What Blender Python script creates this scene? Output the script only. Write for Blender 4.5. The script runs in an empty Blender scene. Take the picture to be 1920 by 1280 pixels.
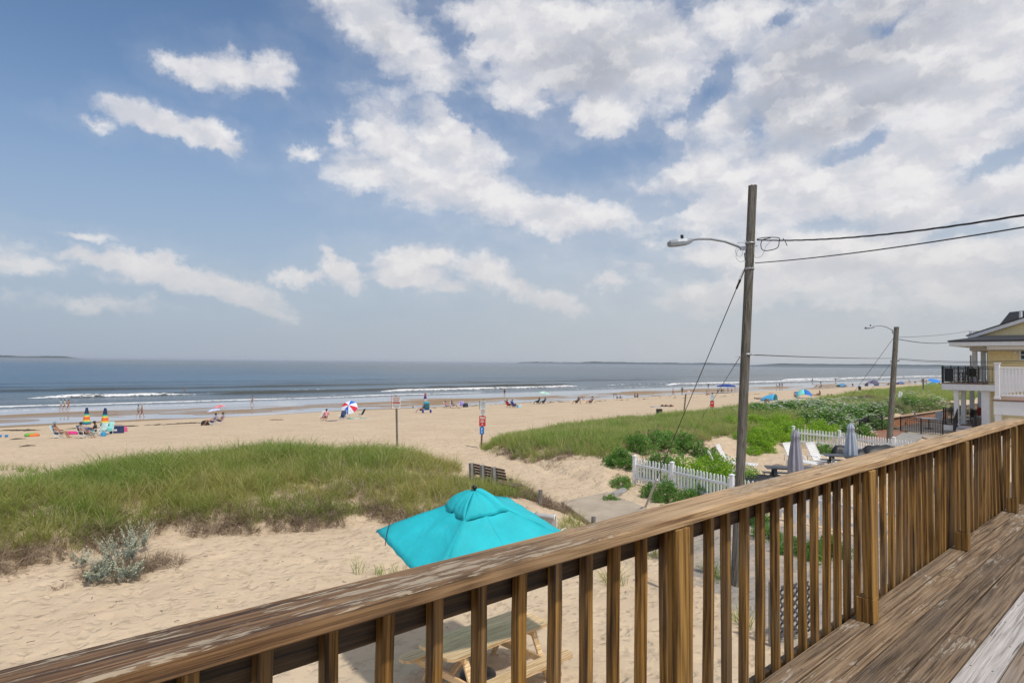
import bpy, math, random
import numpy as np
from mathutils import Matrix, Vector
R_ = math.radians
random.seed(7); RNG = np.random.default_rng(11)
S = bpy.context.scene
COL = S.collection
PI = math.pi

# ------------------------------------------------------------ camera
TH = R_(45.3); FPX = 1280.0; PITCH = R_(1.81); ROLL = R_(.578); CAMZ = 4.35
cd = bpy.data.cameras.new('camera'); cam = bpy.data.objects.new('camera', cd); COL.objects.link(cam)
cd.sensor_width = 36; cd.lens = 36*FPX/1920; cd.clip_end = 60000; cd.clip_start = .05
cam.matrix_world = Matrix.Translation((0, 0, CAMZ)) @ Matrix.Rotation(TH-PI/2, 4, 'Z') @ Matrix.Rotation(PI/2+PITCH, 4, 'X') @ Matrix.Rotation(ROLL, 4, 'Z')
S.camera = cam
S.view_settings.view_transform = 'Standard'; S.view_settings.look = 'None'
S.view_settings.exposure = 0.0; S.view_settings.gamma = 1
S.view_settings.use_curve_mapping = False
S.cycles.max_bounces = 6; S.cycles.transparent_max_bounces = 8; S.cycles.volume_bounces = 0
S.cycles.use_denoising = True

# world frame: x = along the shore (away from the camera to the right), y = towards the sea
SUN_EL = R_(56); SUN_AZ = TH + R_(-143)          # direction towards the sun, measured from +x: right and behind
SUNV = Vector((math.cos(SUN_AZ)*math.cos(SUN_EL), math.sin(SUN_AZ)*math.cos(SUN_EL), math.sin(SUN_EL)))
sl = bpy.data.lights.new('sun', 'SUN'); sun = bpy.data.objects.new('sun', sl); COL.objects.link(sun)
sl.energy = 2.9; sl.angle = R_(2.5); sl.color = (1, .95, .87)
sun.rotation_euler = SUNV.to_track_quat('Z', 'Y').to_euler(); sun.location = (0, 0, 60)

# ------------------------------------------------------------ node helper
class NT:
    def __init__(s, tree): s.t = tree; s.n = tree.nodes; s.l = tree.links
    def new(s, typ, **kw):
        n = s.n.new(typ)
        for k, v in kw.items(): setattr(n, k, v)
        return n
    def put(s, sock, v):
        if v is None: return
        if hasattr(v, 'is_output') or isinstance(v, bpy.types.NodeSocket): s.l.new(v, sock)
        else: sock.default_value = v
    def math(s, op, a, b=None, c=None, clamp=False):
        n = s.new('ShaderNodeMath', operation=op); n.use_clamp = clamp
        s.put(n.inputs[0], a); s.put(n.inputs[1], b); s.put(n.inputs[2], c)
        return n.outputs[0]
    def vmath(s, op, a, b=None, out=0):
        n = s.new('ShaderNodeVectorMath', operation=op); s.put(n.inputs[0], a); s.put(n.inputs[1], b)
        return n.outputs[out]
    def noise(s, vec, scale=1, detail=4, rough=.55, dist=0, out=0):
        n = s.new('ShaderNodeTexNoise'); s.put(n.inputs['Vector'], vec); s.put(n.inputs['Scale'], scale)
        n.inputs['Detail'].default_value = detail; n.inputs['Roughness'].default_value = rough; s.put(n.inputs['Distortion'], dist)
        return n.outputs[out]
    def vor(s, vec, scale=1, feat='F1', out=0, rnd=1):
        n = s.new('ShaderNodeTexVoronoi', feature=feat); s.put(n.inputs['Vector'], vec); s.put(n.inputs['Scale'], scale)
        n.inputs['Randomness'].default_value = rnd
        return n.outputs[out]
    def mapping(s, vec, loc=(0,0,0), rot=(0,0,0), sc=(1,1,1), typ='POINT'):
        n = s.new('ShaderNodeMapping', vector_type=typ); s.put(n.inputs[0], vec)
        n.inputs[1].default_value = loc; n.inputs[2].default_value = rot; n.inputs[3].default_value = sc
        return n.outputs[0]
    def step(s, v, a, b, inv=False):
        n = s.new('ShaderNodeMapRange', interpolation_type='SMOOTHSTEP'); s.put(n.inputs[0], v)
        n.inputs[1].default_value = a; n.inputs[2].default_value = b
        n.inputs[3].default_value = 1 if inv else 0; n.inputs[4].default_value = 0 if inv else 1
        return n.outputs[0]
    def lin(s, v, a, b, c, d):
        n = s.new('ShaderNodeMapRange'); s.put(n.inputs[0], v)
        for i, q in enumerate((a, b, c, d)): n.inputs[i+1].default_value = q
        return n.outputs[0]
    def mix(s, f, a, b):
        n = s.new('ShaderNodeMix', data_type='RGBA'); s.put(n.inputs[0], f)
        s.put(n.inputs[6], a if not isinstance(a, tuple) or len(a) == 4 else (*a, 1))
        s.put(n.inputs[7], b if not isinstance(b, tuple) or len(b) == 4 else (*b, 1))
        return n.outputs[2]
    def ramp(s, f, stops):
        n = s.new('ShaderNodeValToRGB'); s.put(n.inputs[0], f); e = n.color_ramp.elements
        while len(e) < len(stops): e.new(.5)
        for i, (p, c) in enumerate(stops): e[i].position = p; e[i].color = (*c, 1)
        return n.outputs[0]
    def bump(s, h, strength=.5, dist=.01, nrm=None):
        n = s.new('ShaderNodeBump'); s.put(n.inputs['Height'], h); n.inputs['Strength'].default_value = strength
        n.inputs['Distance'].default_value = dist
        if nrm is not None: s.put(n.inputs['Normal'], nrm)
        return n.outputs[0]
    def sep(s, v):
        n = s.new('ShaderNodeSeparateXYZ'); s.put(n.inputs[0], v); return n.outputs
    def comb(s, x, y, z):
        n = s.new('ShaderNodeCombineXYZ'); s.put(n.inputs[0], x); s.put(n.inputs[1], y); s.put(n.inputs[2], z); return n.outputs[0]

# ------------------------------------------------------------ sky
W = bpy.data.worlds.new('World'); S.world = W; W.use_nodes = True
w = NT(W.node_tree); w.n.clear()
sky = w.new('ShaderNodeTexSky', sky_type='NISHITA'); sky.sun_disc = False
sky.sun_elevation = SUN_EL; sky.sun_rotation = PI/2 - SUN_AZ; sky.altitude = 0
sky.air_density = 1.0; sky.dust_density = .5; sky.ozone_density = 2.5
bg1 = w.new('ShaderNodeBackground'); w.put(bg1.inputs[1], .105)
tc = w.new('ShaderNodeTexCoord').outputs['Generated']
d = w.sep(tc)
az = w.math('ARCTAN2', d[1], d[0]); az = w.math('SUBTRACT', TH, az)      # positive to the right of the camera's heading
az = w.math('MULTIPLY', w.math('WRAP', az, PI, -PI), 180/PI)
el = w.math('MULTIPLY', w.math('ARCSINE', d[2]), 180/PI)
ae = w.comb(az, el, 0)
wn = w.noise(ae, .16, 6, .62, 0, 1); wn = w.vmath('SUBTRACT', wn, (.5, .5, .5)); wn = w.vmath('MULTIPLY', wn, (5, 3.4, 0))
wn2 = w.noise(ae, .9, 5, .65, 0, 1); wn2 = w.vmath('SUBTRACT', wn2, (.5, .5, .5)); wn2 = w.vmath('MULTIPLY', wn2, (2.0, 1.4, 0))
aw = w.vmath('ADD', w.vmath('ADD', ae, wn), wn2)
def pix_ae(x, y):
    a = math.atan((x-960)/FPX); e = math.atan((680.5+.01*(x-960)-y)/FPX*math.cos(a)); return math.degrees(a), math.degrees(e)
DPX = 1/22.3
CL = [  # x, y, rx, ry, rot, weight
 (360,122,62,30,14,1.1),(425,132,80,38,10,1.3),(490,135,42,46,50,1.1),(505,165,40,12,35,.6),
 (250,212,62,24,10,1.15),(320,228,80,24,16,1.25),(385,248,62,22,22,1.1),(170,216,42,10,-5,.6),
 (700,30,170,60,30,1.1),(790,90,110,60,25,1.0),(1030,70,230,110,0,1.5),(1190,110,190,100,0,1.3),(1140,200,90,46,0,1.2),(960,150,90,50,30,.8),(930,20,120,50,0,1.2),
 (690,215,60,40,20,.6),(740,270,120,70,32,1.15),(700,320,100,50,10,.95),(850,270,130,80,20,1.1),(850,350,200,60,12,1.2),(1000,395,190,40,10,1.15),(625,240,26,34,0,.9),(566,275,34,15,0,.85),(1110,400,130,40,0,.85),
 (170,480,110,18,6,.8),(310,510,130,26,12,1.0),(430,540,100,28,14,1.1),(470,566,70,14,8,.9),(180,566,110,18,0,.55),(150,437,50,9,5,.55),(60,490,120,20,4,.4),
 (560,520,46,20,0,1.0),(635,518,62,32,10,1.25),(616,482,13,22,0,.9),(790,490,110,36,-6,1.0),(760,520,100,24,0,.8),(915,512,66,44,10,1.3),(970,545,50,22,25,1.0),(1045,570,66,22,14,.95),(840,540,60,16,0,.5),
 (1700,330,420,200,-10,1.05),(1420,370,260,110,-10,.95),(1750,110,420,170,-8,1.2),(1480,120,130,110,-30,1.0),(1600,470,420,100,0,1.0),(1290,330,120,60,0,1.0),(1340,200,60,50,-40,.8),(1258,245,34,20,0,.7),(1800,540,300,60,0,.7),(1380,20,120,50,0,1.0),
 (1370,555,170,34,0,1.0),(1135,532,46,20,0,.9),(1480,530,180,40,0,.8),(1600,585,90,12,0,.6),
]
HOLES = [(1320,165,70,34,-50,.7),(1110,300,150,46,-10,.9),(1230,290,60,46,-30,.6),(1180,470,110,22,0,.6),(1480,40,36,22,0,.5),(1420,235,30,34,0,.35),(1860,300,110,26,-12,.75),(1620,265,120,20,-15,.5),(1560,420,110,22,-8,.55),(1780,440,120,20,-5,.5),(1700,30,80,24,-20,.4),(860,75,30,26,0,.35),(890,205,90,26,20,.55),(1250,385,60,12,0,.25)]
DARK = [(1100,120,150,56,0,1.0),(1180,75,130,60,0,.5),(720,60,90,40,30,.45),(1600,90,230,80,-12,.9),(1480,170,130,60,-20,.8),(1620,200,200,50,-15,.8),(1760,150,130,50,0,.4),(1380,580,130,22,0,.8),(1560,590,160,18,0,.4),(1600,500,200,30,0,.35),(1350,460,150,40,0,.35),(1860,560,120,24,0,.5),(870,545,140,10,0,.5)]
dk = None
for x, y, rx, ry, rot, wt in DARK:
    a0, e0 = pix_ae(x, y)
    v = w.mapping(aw, (a0, e0, 0), (0, 0, R_(-rot)), (rx*DPX*1.25, ry*DPX*1.25, 1), 'TEXTURE')
    v = w.math('MULTIPLY', w.math('SUBTRACT', 1.0, w.vmath('LENGTH', v, None, 1), None, True), wt)
    dk = v if dk is None else w.math('MAXIMUM', dk, v)
m = None
for x, y, rx, ry, rot, wt in CL:
    a0, e0 = pix_ae(x, y)
    v = w.mapping(aw, (a0, e0, 0), (0, 0, R_(-rot)), (rx*DPX, ry*DPX, 1), 'TEXTURE')
    L = w.vmath('LENGTH', v, None, 1)
    v = w.math('MULTIPLY', w.math('SUBTRACT', 1.0, L), wt)
    m = v if m is None else w.math('SMOOTH_MAX', m, v, .18)
for x, y, rx, ry, rot, wt in HOLES:
    a0, e0 = pix_ae(x, y)
    v = w.mapping(aw, (a0, e0, 0), (0, 0, R_(-rot)), (rx*DPX, ry*DPX, 1), 'TEXTURE')
    v = w.math('MULTIPLY', w.math('SUBTRACT', 1.0, w.vmath('LENGTH', v, None, 1), None, True), wt*1.6)
    m = w.math('SUBTRACT', m, v)
# clouds elsewhere in the sky: broken fields outside the named masses
dz = w.math('MAXIMUM', d[2], .06)
pc = w.comb(w.math('DIVIDE', d[0], dz), w.math('DIVIDE', d[1], dz), 0)
gen = w.noise(pc, .9, 6, .6)
out = w.math('MAXIMUM', w.step(w.math('ABSOLUTE', az), 37, 48), w.step(el, 29, 36))
side = w.step(az, -20, 30)
gm = w.math('ADD', w.lin(gen, .35, .65, -.6, .8), w.math('MULTIPLY', side, .35))
gm = w.math('ADD', gm, w.math('MULTIPLY', w.math('SUBTRACT', out, 1), 3))
m = w.math('MAXIMUM', m, gm)
aw2 = w.vmath('ADD', ae, wn2)
ft = w.noise(w.mapping(aw2, (0,0,0), (0,0,R_(-12)), (.6, 1.0, 1)), .42, 9, .55)
ft2 = w.noise(w.mapping(ae, (3,7,0), (0,0,R_(-15)), (.5, 1.0, 1)), .2, 7, .58)
dens = w.math('ADD', m, w.math('ADD', w.lin(ft, .25, .75, -.36, .36), w.lin(ft2, .25, .75, -.34, .34)))
puff = w.step(w.noise(ae, .07, 3), .42, .6)                       # some edges stay crisp, others fray
crisp = w.step(dens, -.10, .50); soft = w.step(dens, -.42, .85)
cover = w.math('ADD', w.math('MULTIPLY', crisp, w.lin(puff, 0, 1, .15, .60)), w.math('MULTIPLY', soft, w.lin(puff, 0, 1, .85, .40)))
cover = w.math('MAXIMUM', cover, w.math('MULTIPLY', w.step(dens, -1.5, .2), w.lin(w.step(az, -35, 15), 0, 1, .08, .26)))
hz = w.step(el, .2, 9)                         # clouds thin into the horizon air
cover = w.math('MULTIPLY', cover, w.lin(hz, 0, 1, .38, .96))
# light from high on the right: compare density with a point shifted towards the sun
fs = w.noise(w.vmath('ADD', w.mapping(aw2, (0,0,0), (0,0,R_(-12)), (.6, 1.0, 1)), (.6, 1.1, 0)), .42, 7, .55)
rel = w.math('SUBTRACT', ft, fs)
core = w.step(w.math('ADD', w.math('ADD', dk, w.math('MULTIPLY', w.math('MINIMUM', dens, .8), .25)), w.lin(ft2, .3, .7, -.22, .22)), .22, .95)
tex = w.noise(w.mapping(aw, (0,0,0), (0,0,R_(-20)), (.6, 1.0, 1)), .35, 8, .58)
ccol = w.mix(core, (.74, .735, .765), (.45, .47, .53))
ccol = w.mix(w.math('MULTIPLY', w.step(rel, -.05, .20), w.lin(core, 0, 1, .70, .40)), ccol, (.92, .905, .89))
ccol = w.mix(w.math('MULTIPLY', w.step(tex, .48, .70), .40), ccol, (.82, .81, .83))
ccol = w.mix(w.math('MULTIPLY', w.step(rel, .04, -.20), .42), ccol, (.50, .54, .62))
ccol = w.mix(w.math('MULTIPLY', w.step(el, 14, 2), .6), ccol, (.70, .67, .65))
bg2 = w.new('ShaderNodeBackground'); w.put(bg2.inputs[0], ccol); w.put(bg2.inputs[1], 1.0)
# thin horizon veil, warm grey to the right
veil = w.math('MULTIPLY', w.step(el, 24, -1), .93)
skc = w.mix(w.step(az, -45, 30), (.345, .41, .52), (.49, .52, .565))
bg3 = w.new('ShaderNodeBackground'); w.put(bg3.inputs[0], skc)
w.put(bg1.inputs[0], w.vmath('MULTIPLY', sky.outputs[0], (1.02, 1.08, 1.12)))
mx0 = w.new('ShaderNodeMixShader'); w.put(mx0.inputs[0], veil); w.put(mx0.inputs[1], bg1.outputs[0]); w.put(mx0.inputs[2], bg3.outputs[0])
mx = w.new('ShaderNodeMixShader'); w.put(mx.inputs[0], cover); w.put(mx.inputs[1], mx0.outputs[0]); w.put(mx.inputs[2], bg2.outputs[0])
wo = w.new('ShaderNodeOutputWorld'); w.put(wo.inputs[0], mx.outputs[0])

# ------------------------------------------------------------ geometry helpers
def tag(o, label=None, cat=None, group=None, kind=None):
    if label: o['label'] = label
    if cat: o['category'] = cat
    if group: o['group'] = group
    if kind: o['kind'] = kind
    return o
def empty(name, loc, rz=0, label=None, cat=None, group=None):
    o = bpy.data.objects.new(name, None); COL.objects.link(o); o.location = loc; o.rotation_euler = (0, 0, rz)
    o.empty_display_size = .1
    return tag(o, label, cat, group)
def link(name, me, parent=None, loc=(0,0,0), rot=(0,0,0)):
    o = bpy.data.objects.new(name, me); COL.objects.link(o); o.parent = parent; o.location = loc; o.rotation_euler = rot
    return o
def mesh_np(name, V, Fq, mat, smooth=False):
    me = bpy.data.meshes.new(name); V = np.asarray(V, np.float32); Fq = np.asarray(Fq, np.int32); k = Fq.shape[1]
    me.vertices.add(len(V)); me.vertices.foreach_set('co', V.ravel())
    me.loops.add(Fq.size); me.loops.foreach_set('vertex_index', Fq.ravel())
    me.polygons.add(len(Fq)); me.polygons.foreach_set('loop_start', np.arange(0, Fq.size, k, dtype=np.int32))
    me.polygons.foreach_set('loop_total', np.full(len(Fq), k, np.int32))
    if smooth: me.polygons.foreach_set('use_smooth', np.ones(len(Fq), bool))
    me.update(calc_edges=True); me.validate()
    if mat: me.materials.append(mat)
    return me
class MB:
    def __init__(s): s.v = []; s.f = []; s.sm = []; s.mi = []; s.cur = 0
    def add(s, vs, fs, smooth=False):
        b = len(s.v); s.v += [tuple(p) for p in vs]; s.f += [tuple(i+b for i in f) for f in fs]
        s.sm += [smooth]*len(fs); s.mi += [s.cur]*len(fs); return s
    def box(s, x0, x1, y0, y1, z0, z1, M=None, bev=0):
        if bev:
            b = min(bev, (x1-x0)/3, (y1-y0)/3, (z1-z0)/3)
            # chamfered box: 24 verts
            vs = []; idx = {}
            for ix, X in ((0, x0), (1, x1)):
                for iy, Y in ((0, y0), (1, y1)):
                    for iz, Z in ((0, z0), (1, z1)):
                        sx = 1 if ix == 0 else -1; sy = 1 if iy == 0 else -1; sz = 1 if iz == 0 else -1
                        for a in range(3):
                            p = [X+sx*b, Y+sy*b, Z+sz*b]; p[a] = (X, Y, Z)[a]
                            idx[(ix, iy, iz, a)] = len(vs); vs.append(p)
            q = idx; fs = []
            for i in (0, 1):
                f = [q[(i,0,0,0)], q[(i,1,0,0)], q[(i,1,1,0)], q[(i,0,1,0)]]; fs.append(f if i else f[::-1])
                f = [q[(0,i,0,1)], q[(1,i,0,1)], q[(1,i,1,1)], q[(0,i,1,1)]]; fs.append(f[::-1] if i else f)
                f = [q[(0,0,i,2)], q[(1,0,i,2)], q[(1,1,i,2)], q[(0,1,i,2)]]; fs.append(f if i else f[::-1])
            for i in (0, 1):
                for j in (0, 1):
                    fs.append([q[(i,j,0,0)], q[(i,j,1,0)], q[(i,j,1,1)], q[(i,j,0,1)]] if i != j else [q[(i,j,0,1)], q[(i,j,1,1)], q[(i,j,1,0)], q[(i,j,0,0)]])
                    fs.append([q[(i,0,j,0)], q[(i,1,j,0)], q[(i,1,j,2)], q[(i,0,j,2)]] if i == j else [q[(i,0,j,2)], q[(i,1,j,2)], q[(i,1,j,0)], q[(i,0,j,0)]])
                    fs.append([q[(0,i,j,1)], q[(1,i,j,1)], q[(1,i,j,2)], q[(0,i,j,2)]] if i != j else [q[(0,i,j,2)], q[(1,i,j,2)], q[(1,i,j,1)], q[(0,i,j,1)]])
            for i in (0, 1):
                for j in (0, 1):
                    for k in (0, 1):
                        f = [q[(i,j,k,0)], q[(i,j,k,1)], q[(i,j,k,2)]]; fs.append(f if (i+j+k) % 2 else f[::-1])
        else:
            vs = [(x, y, z) for x in (x0, x1) for y in (y0, y1) for z in (z0, z1)]
            fs = [(0,1,3,2),(4,6,7,5),(0,4,5,1),(2,3,7,6),(0,2,6,4),(1,5,7,3)]
        if M is not None: vs = [M @ Vector(p) for p in vs]
        return s.add(vs, fs)
    def bar(s, p, q, w_, h, bev=0, up=(0,0,1)):
        p = Vector(p); q = Vector(q); dx = (q-p); L = dx.length; dx.normalize(); up = Vector(up)
        if abs(dx.dot(up)) > .95: up = Vector((0,1,0))
        dy = up.cross(dx).normalized(); dz = dx.cross(dy)
        M = Matrix.Translation(p) @ Matrix((dx, dy, dz)).transposed().to_4x4()
        return s.box(0, L, -w_/2, w_/2, -h/2, h/2, M, bev)
    def tube(s, pts, r, n=8, caps=True):
        pts = [Vector(p) for p in pts]; rs = r if isinstance(r, (list, tuple)) else [r]*len(pts)
        vs = []; prev = None
        for i, p in enumerate(pts):
            t = (pts[min(i+1, len(pts)-1)]-pts[max(i-1, 0)]).normalized()
            a = prev if prev is not None else (Vector((0,0,1)) if abs(t.z) < .9 else Vector((1,0,0)))
            a = (a - t*a.dot(t)).normalized(); prev = a; b = t.cross(a)
            vs += [p+(a*math.cos(2*PI*k/n)+b*math.sin(2*PI*k/n))*rs[i] for k in range(n)]
        fs = [(i*n+k, i*n+(k+1) % n, (i+1)*n+(k+1) % n, (i+1)*n+k) for i in range(len(pts)-1) for k in range(n)]
        s.add(vs, fs, True)
        if caps: s.add(vs[:n], [tuple(range(n))[::-1]]); s.add(vs[-n:], [tuple(range(n))])
        return s
    def lathe(s, prof, n=16, c=(0,0,0), M=None):
        vs = [(c[0]+r*math.cos(2*PI*k/n), c[1]+r*math.sin(2*PI*k/n), c[2]+z) for r, z in prof for k in range(n)]
        if M is not None: vs = [M @ Vector(p) for p in vs]
        fs = [(i*n+k, i*n+(k+1) % n, (i+1)*n+(k+1) % n, (i+1)*n+k) for i in range(len(prof)-1) for k in range(n)]
        return s.add(vs, fs, True)
    def grid(s, P, smooth=True):
        nr, nc = len(P), len(P[0]); vs = [p for row in P for p in row]
        return s.add(vs, [(i*nc+j, i*nc+j+1, (i+1)*nc+j+1, (i+1)*nc+j) for i in range(nr-1) for j in range(nc-1)], smooth)
    def mesh(s, name, *mats):
        me = bpy.data.meshes.new(name); me.from_pydata([tuple(p) for p in s.v], [], s.f)
        me.polygons.foreach_set('use_smooth', s.sm); me.polygons.foreach_set('material_index', s.mi)
        for m_ in mats: me.materials.append(m_)
        me.update(); return me
    def build(s, name, mats, parent=None, loc=(0,0,0), rot=(0,0,0)):
        mats = mats if isinstance(mats, (list, tuple)) else [mats]
        return link(name, s.mesh(name, *mats), parent, loc, rot)
def solid(o, t=.006):
    m_ = o.modifiers.new('thick', 'SOLIDIFY'); m_.thickness = t; return o
def copy_tree(o, parent=None):
    c = o.copy(); COL.objects.link(c); c.parent = parent
    for ch in o.children: copy_tree(ch, c)
    return c

# ------------------------------------------------------------ view rays used only to find where things stand on the ground
_F = np.array([math.cos(TH), math.sin(TH)]); _R = np.array([math.sin(TH), -math.cos(TH)])
def ray(px, py):
    x = (px-960)/FPX; y = -(py-640)/FPX; c, s_ = math.cos(ROLL), math.sin(ROLL); x, y = c*x-s_*y, s_*x+c*y
    fw = math.cos(PITCH)-y*math.sin(PITCH); up = math.sin(PITCH)+y*math.cos(PITCH)
    h = fw*_F+x*_R; return np.array([h[0], h[1], up])
def hit(px, py, z=0):
    r = ray(px, py); return r*((z-CAMZ)/r[2])+np.array([0, 0, CAMZ])
def atd(px, py, depth):
    r = ray(px, py); k = depth/(r[:2]@_F); return Vector(r*k+np.array([0, 0, CAMZ]))
def hxy(px, py, z=0): q = hit(px, py, z); return (float(q[0]), float(q[1]))

# ------------------------------------------------------------ terrain
SEA = -3.55
def sdf(P, poly):
    """signed distance, positive inside"""
    P = np.asarray(P, float); poly = np.asarray(poly, float); dmin = np.full(len(P), 1e9); ins = np.zeros(len(P), bool)
    for i in range(len(poly)):
        a = poly[i]; b = poly[(i+1) % len(poly)]; e = b-a; wv = P-a
        t = np.clip((wv@e)/(e@e), 0, 1); dv = wv-t[:, None]*e; dmin = np.minimum(dmin, (dv**2).sum(1))
        c = ((a[1] <= P[:, 1]) & (b[1] > P[:, 1])) | ((b[1] <= P[:, 1]) & (a[1] > P[:, 1]))
        with np.errstate(divide='ignore', invalid='ignore'):
            xs = a[0]+(P[:, 1]-a[1])/(b[1]-a[1]+1e-12)*e[0]
        ins ^= c & (P[:, 0] < xs)
    return np.sqrt(dmin)*np.where(ins, 1, -1)
_perm = RNG.random((256, 256))
def vnoise(x, y):
    xi = np.floor(x).astype(int); yi = np.floor(y).astype(int); fx = x-xi; fy = y-yi
    fx = fx*fx*(3-2*fx); fy = fy*fy*(3-2*fy); g = lambda a, b: _perm[a & 255, b & 255]
    return (g(xi, yi)*(1-fx)+g(xi+1, yi)*fx)*(1-fy)+(g(xi, yi+1)*(1-fx)+g(xi+1, yi+1)*fx)*fy
def fbm(x, y, o=4, g=.5):
    s_ = 0; a = 1; n = 0
    for i in range(o): s_ = s_+a*vnoise(x*2**i+i*17.3, y*2**i+i*9.1); n += a; a *= g
    return s_/n
LD = [(-60, 15.0), (-9, 16.2)] + [hxy(*p) for p in ((0,1075),(60,1052),(150,1042),(300,1000),(340,1000),(500,996),(640,985),(720,975))] + \
     [(10.6, 14.6), (12.4, 12.9)] + [hxy(*p) for p in ((1060,1000),(1108,985),(1060,965),(1015,940),(955,915),(885,918),(850,905),(872,885))] + \
     [(17.6, 21.6), (17.2, 24.5), (13, 28), (7, 28), (3, 25.3), (-5, 23.6), (-60, 22.5)]
RD = [hxy(*p) for p in ((925,850),(1000,868),(1075,900),(1130,920),(1187,905))] + [(21.3, 15.0), (26, 15.6), (36, 15.4), (40, 15.6), (66, 15.6), (120, 16), (420, 16)] + \
     [(420, 42), (200, 40), (105, 35), (80, 31), (60, 27.5), (50, 28), (38, 29), (29, 28), (24.5, 26.5), (22.3, 25)]
BV = [-80, 12, 30, 36, 50, 62, 78, 88, 93.5, 97, 103, 112, 118, 135, 260]
BZ = [0, 0, -.06, -.28, -.85, -1.42, -2.35, -2.95, -3.40, -3.62, -3.50, -3.48, -3.62, -4.4, -9]
def terrain(P, fine=False):
    P = np.asarray(P, float); u, v = P[:, 0], P[:, 1]
    wv = (fbm(u/38+3, v/60+1, 3)-.5)*7*np.clip((v-50)/30, 0, 1)
    z = np.interp(v+wv, BV, BZ)
    flat = np.clip((v-90)/5, 0, 1)*np.clip((128-v)/10, 0, 1)
    z = z+flat*(fbm(u/15, v/4.6, 3)-.5)*.42
    a = np.clip(sdf(P, LD), 0, None); hl = 1-np.exp(-a/1.1); z = z+hl*(.60+.30*(fbm(u/4, v/4, 3)-.4)*2*np.clip(a/2, 0, 1))
    b = np.clip(sdf(P, RD), 0, None); hr = 1-np.exp(-b/1.5); z = z+hr*(.70+.5*(fbm(u/5+7, v/5, 3)-.4)*np.clip(b/2, 0, 1))
    z = z+.20*np.exp(-(((u-6.19)/1.5)**2+((v-6.75)/1.3)**2))
    if fine:
        near = np.clip((60-u)/30, 0, 1)*np.clip((60-v)/30, 0, 1)
        wx = u+.25*vnoise(u*1.3, v*1.3); wy = v+.25*vnoise(u*1.3+9, v*1.3)
        pit = -np.clip(vnoise(wx*4.6+5, wy*4.6)-.46, 0, 1)*.13
        z = z+near*(pit+.045*(fbm(u/1.1, v/1.1, 3)-.5)+.025*(vnoise(wx*6, wy*6)-.5))
        z = z+np.clip((v-35)/10, 0, 1)*np.clip((88-v)/8, 0, 1)*.05*(fbm(u/1.6, v/1.6, 2)-.5)
        edge = np.clip(1-np.abs(sdf(P, RD)-.6)/1.6, 0, 1)*(u < 24)
        z = z+edge*.28*(fbm(u/.7, v/.7, 3)-.4)
    return z
def tz(u, v): return float(terrain([(u, v)])[0])
def G(px, py):
    r = ray(px, py); t = np.geomspace(3, 3000, 900); Q = r[None]*t[:, None]+[0, 0, CAMZ]
    zz = terrain(Q[:, :2]); zz = np.maximum(zz, SEA); k = np.argmax(Q[:, 2] < zz)
    lo, hi = t[max(k-1, 0)], t[k]
    tt = np.linspace(lo, hi, 60); Q = r[None]*tt[:, None]+[0, 0, CAMZ]; zz = np.maximum(terrain(Q[:, :2]), SEA-.15); k = np.argmax(Q[:, 2] < zz)
    return Vector((Q[k, 0], Q[k, 1], zz[k]))
def depth_of(P): return P[0]*_F[0]+P[1]*_F[1]

# ------------------------------------------------------------ materials
def mat(name): 
    m_ = bpy.data.materials.new(name); m_.use_nodes = True; t = NT(m_.node_tree); b = m_.node_tree.nodes['Principled BSDF']; return m_, t, b
def plain(name, c, rough=.6, var=.12, scale=6, metal=0, bump=0, bscale=40, coord='Object'):
    m_, t, b = mat(name); co = t.new('ShaderNodeTexCoord').outputs[coord]
    n = t.noise(co, scale, 5); f = t.lin(n, .3, .7, 1-var, 1+var)
    cc = t.vmath('MULTIPLY', t.comb(f, f, f), tuple(c)); t.put(b.inputs['Base Color'], cc)
    b.inputs['Roughness'].default_value = rough; b.inputs['Metallic'].default_value = metal
    if bump: t.put(b.inputs['Normal'], t.bump(t.noise(co, bscale, 4), bump, .01))
    return m_
def cloth(name, c, rough=.85, trans=.25):
    m_ = plain(name, c, rough, .08, 3, 0, .3, 90); t = NT(m_.node_tree); b = m_.node_tree.nodes['Principled BSDF']
    tr = t.new('ShaderNodeBsdfTranslucent'); t.put(tr.inputs[0], (*c, 1)); mx_ = t.new('ShaderNodeMixShader'); t.put(mx_.inputs[0], trans)
    t.put(mx_.inputs[1], b.outputs[0]); t.put(mx_.inputs[2], tr.outputs[0]); t.put(m_.node_tree.nodes['Material Output'].inputs[0], mx_.outputs[0]); return m_
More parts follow.
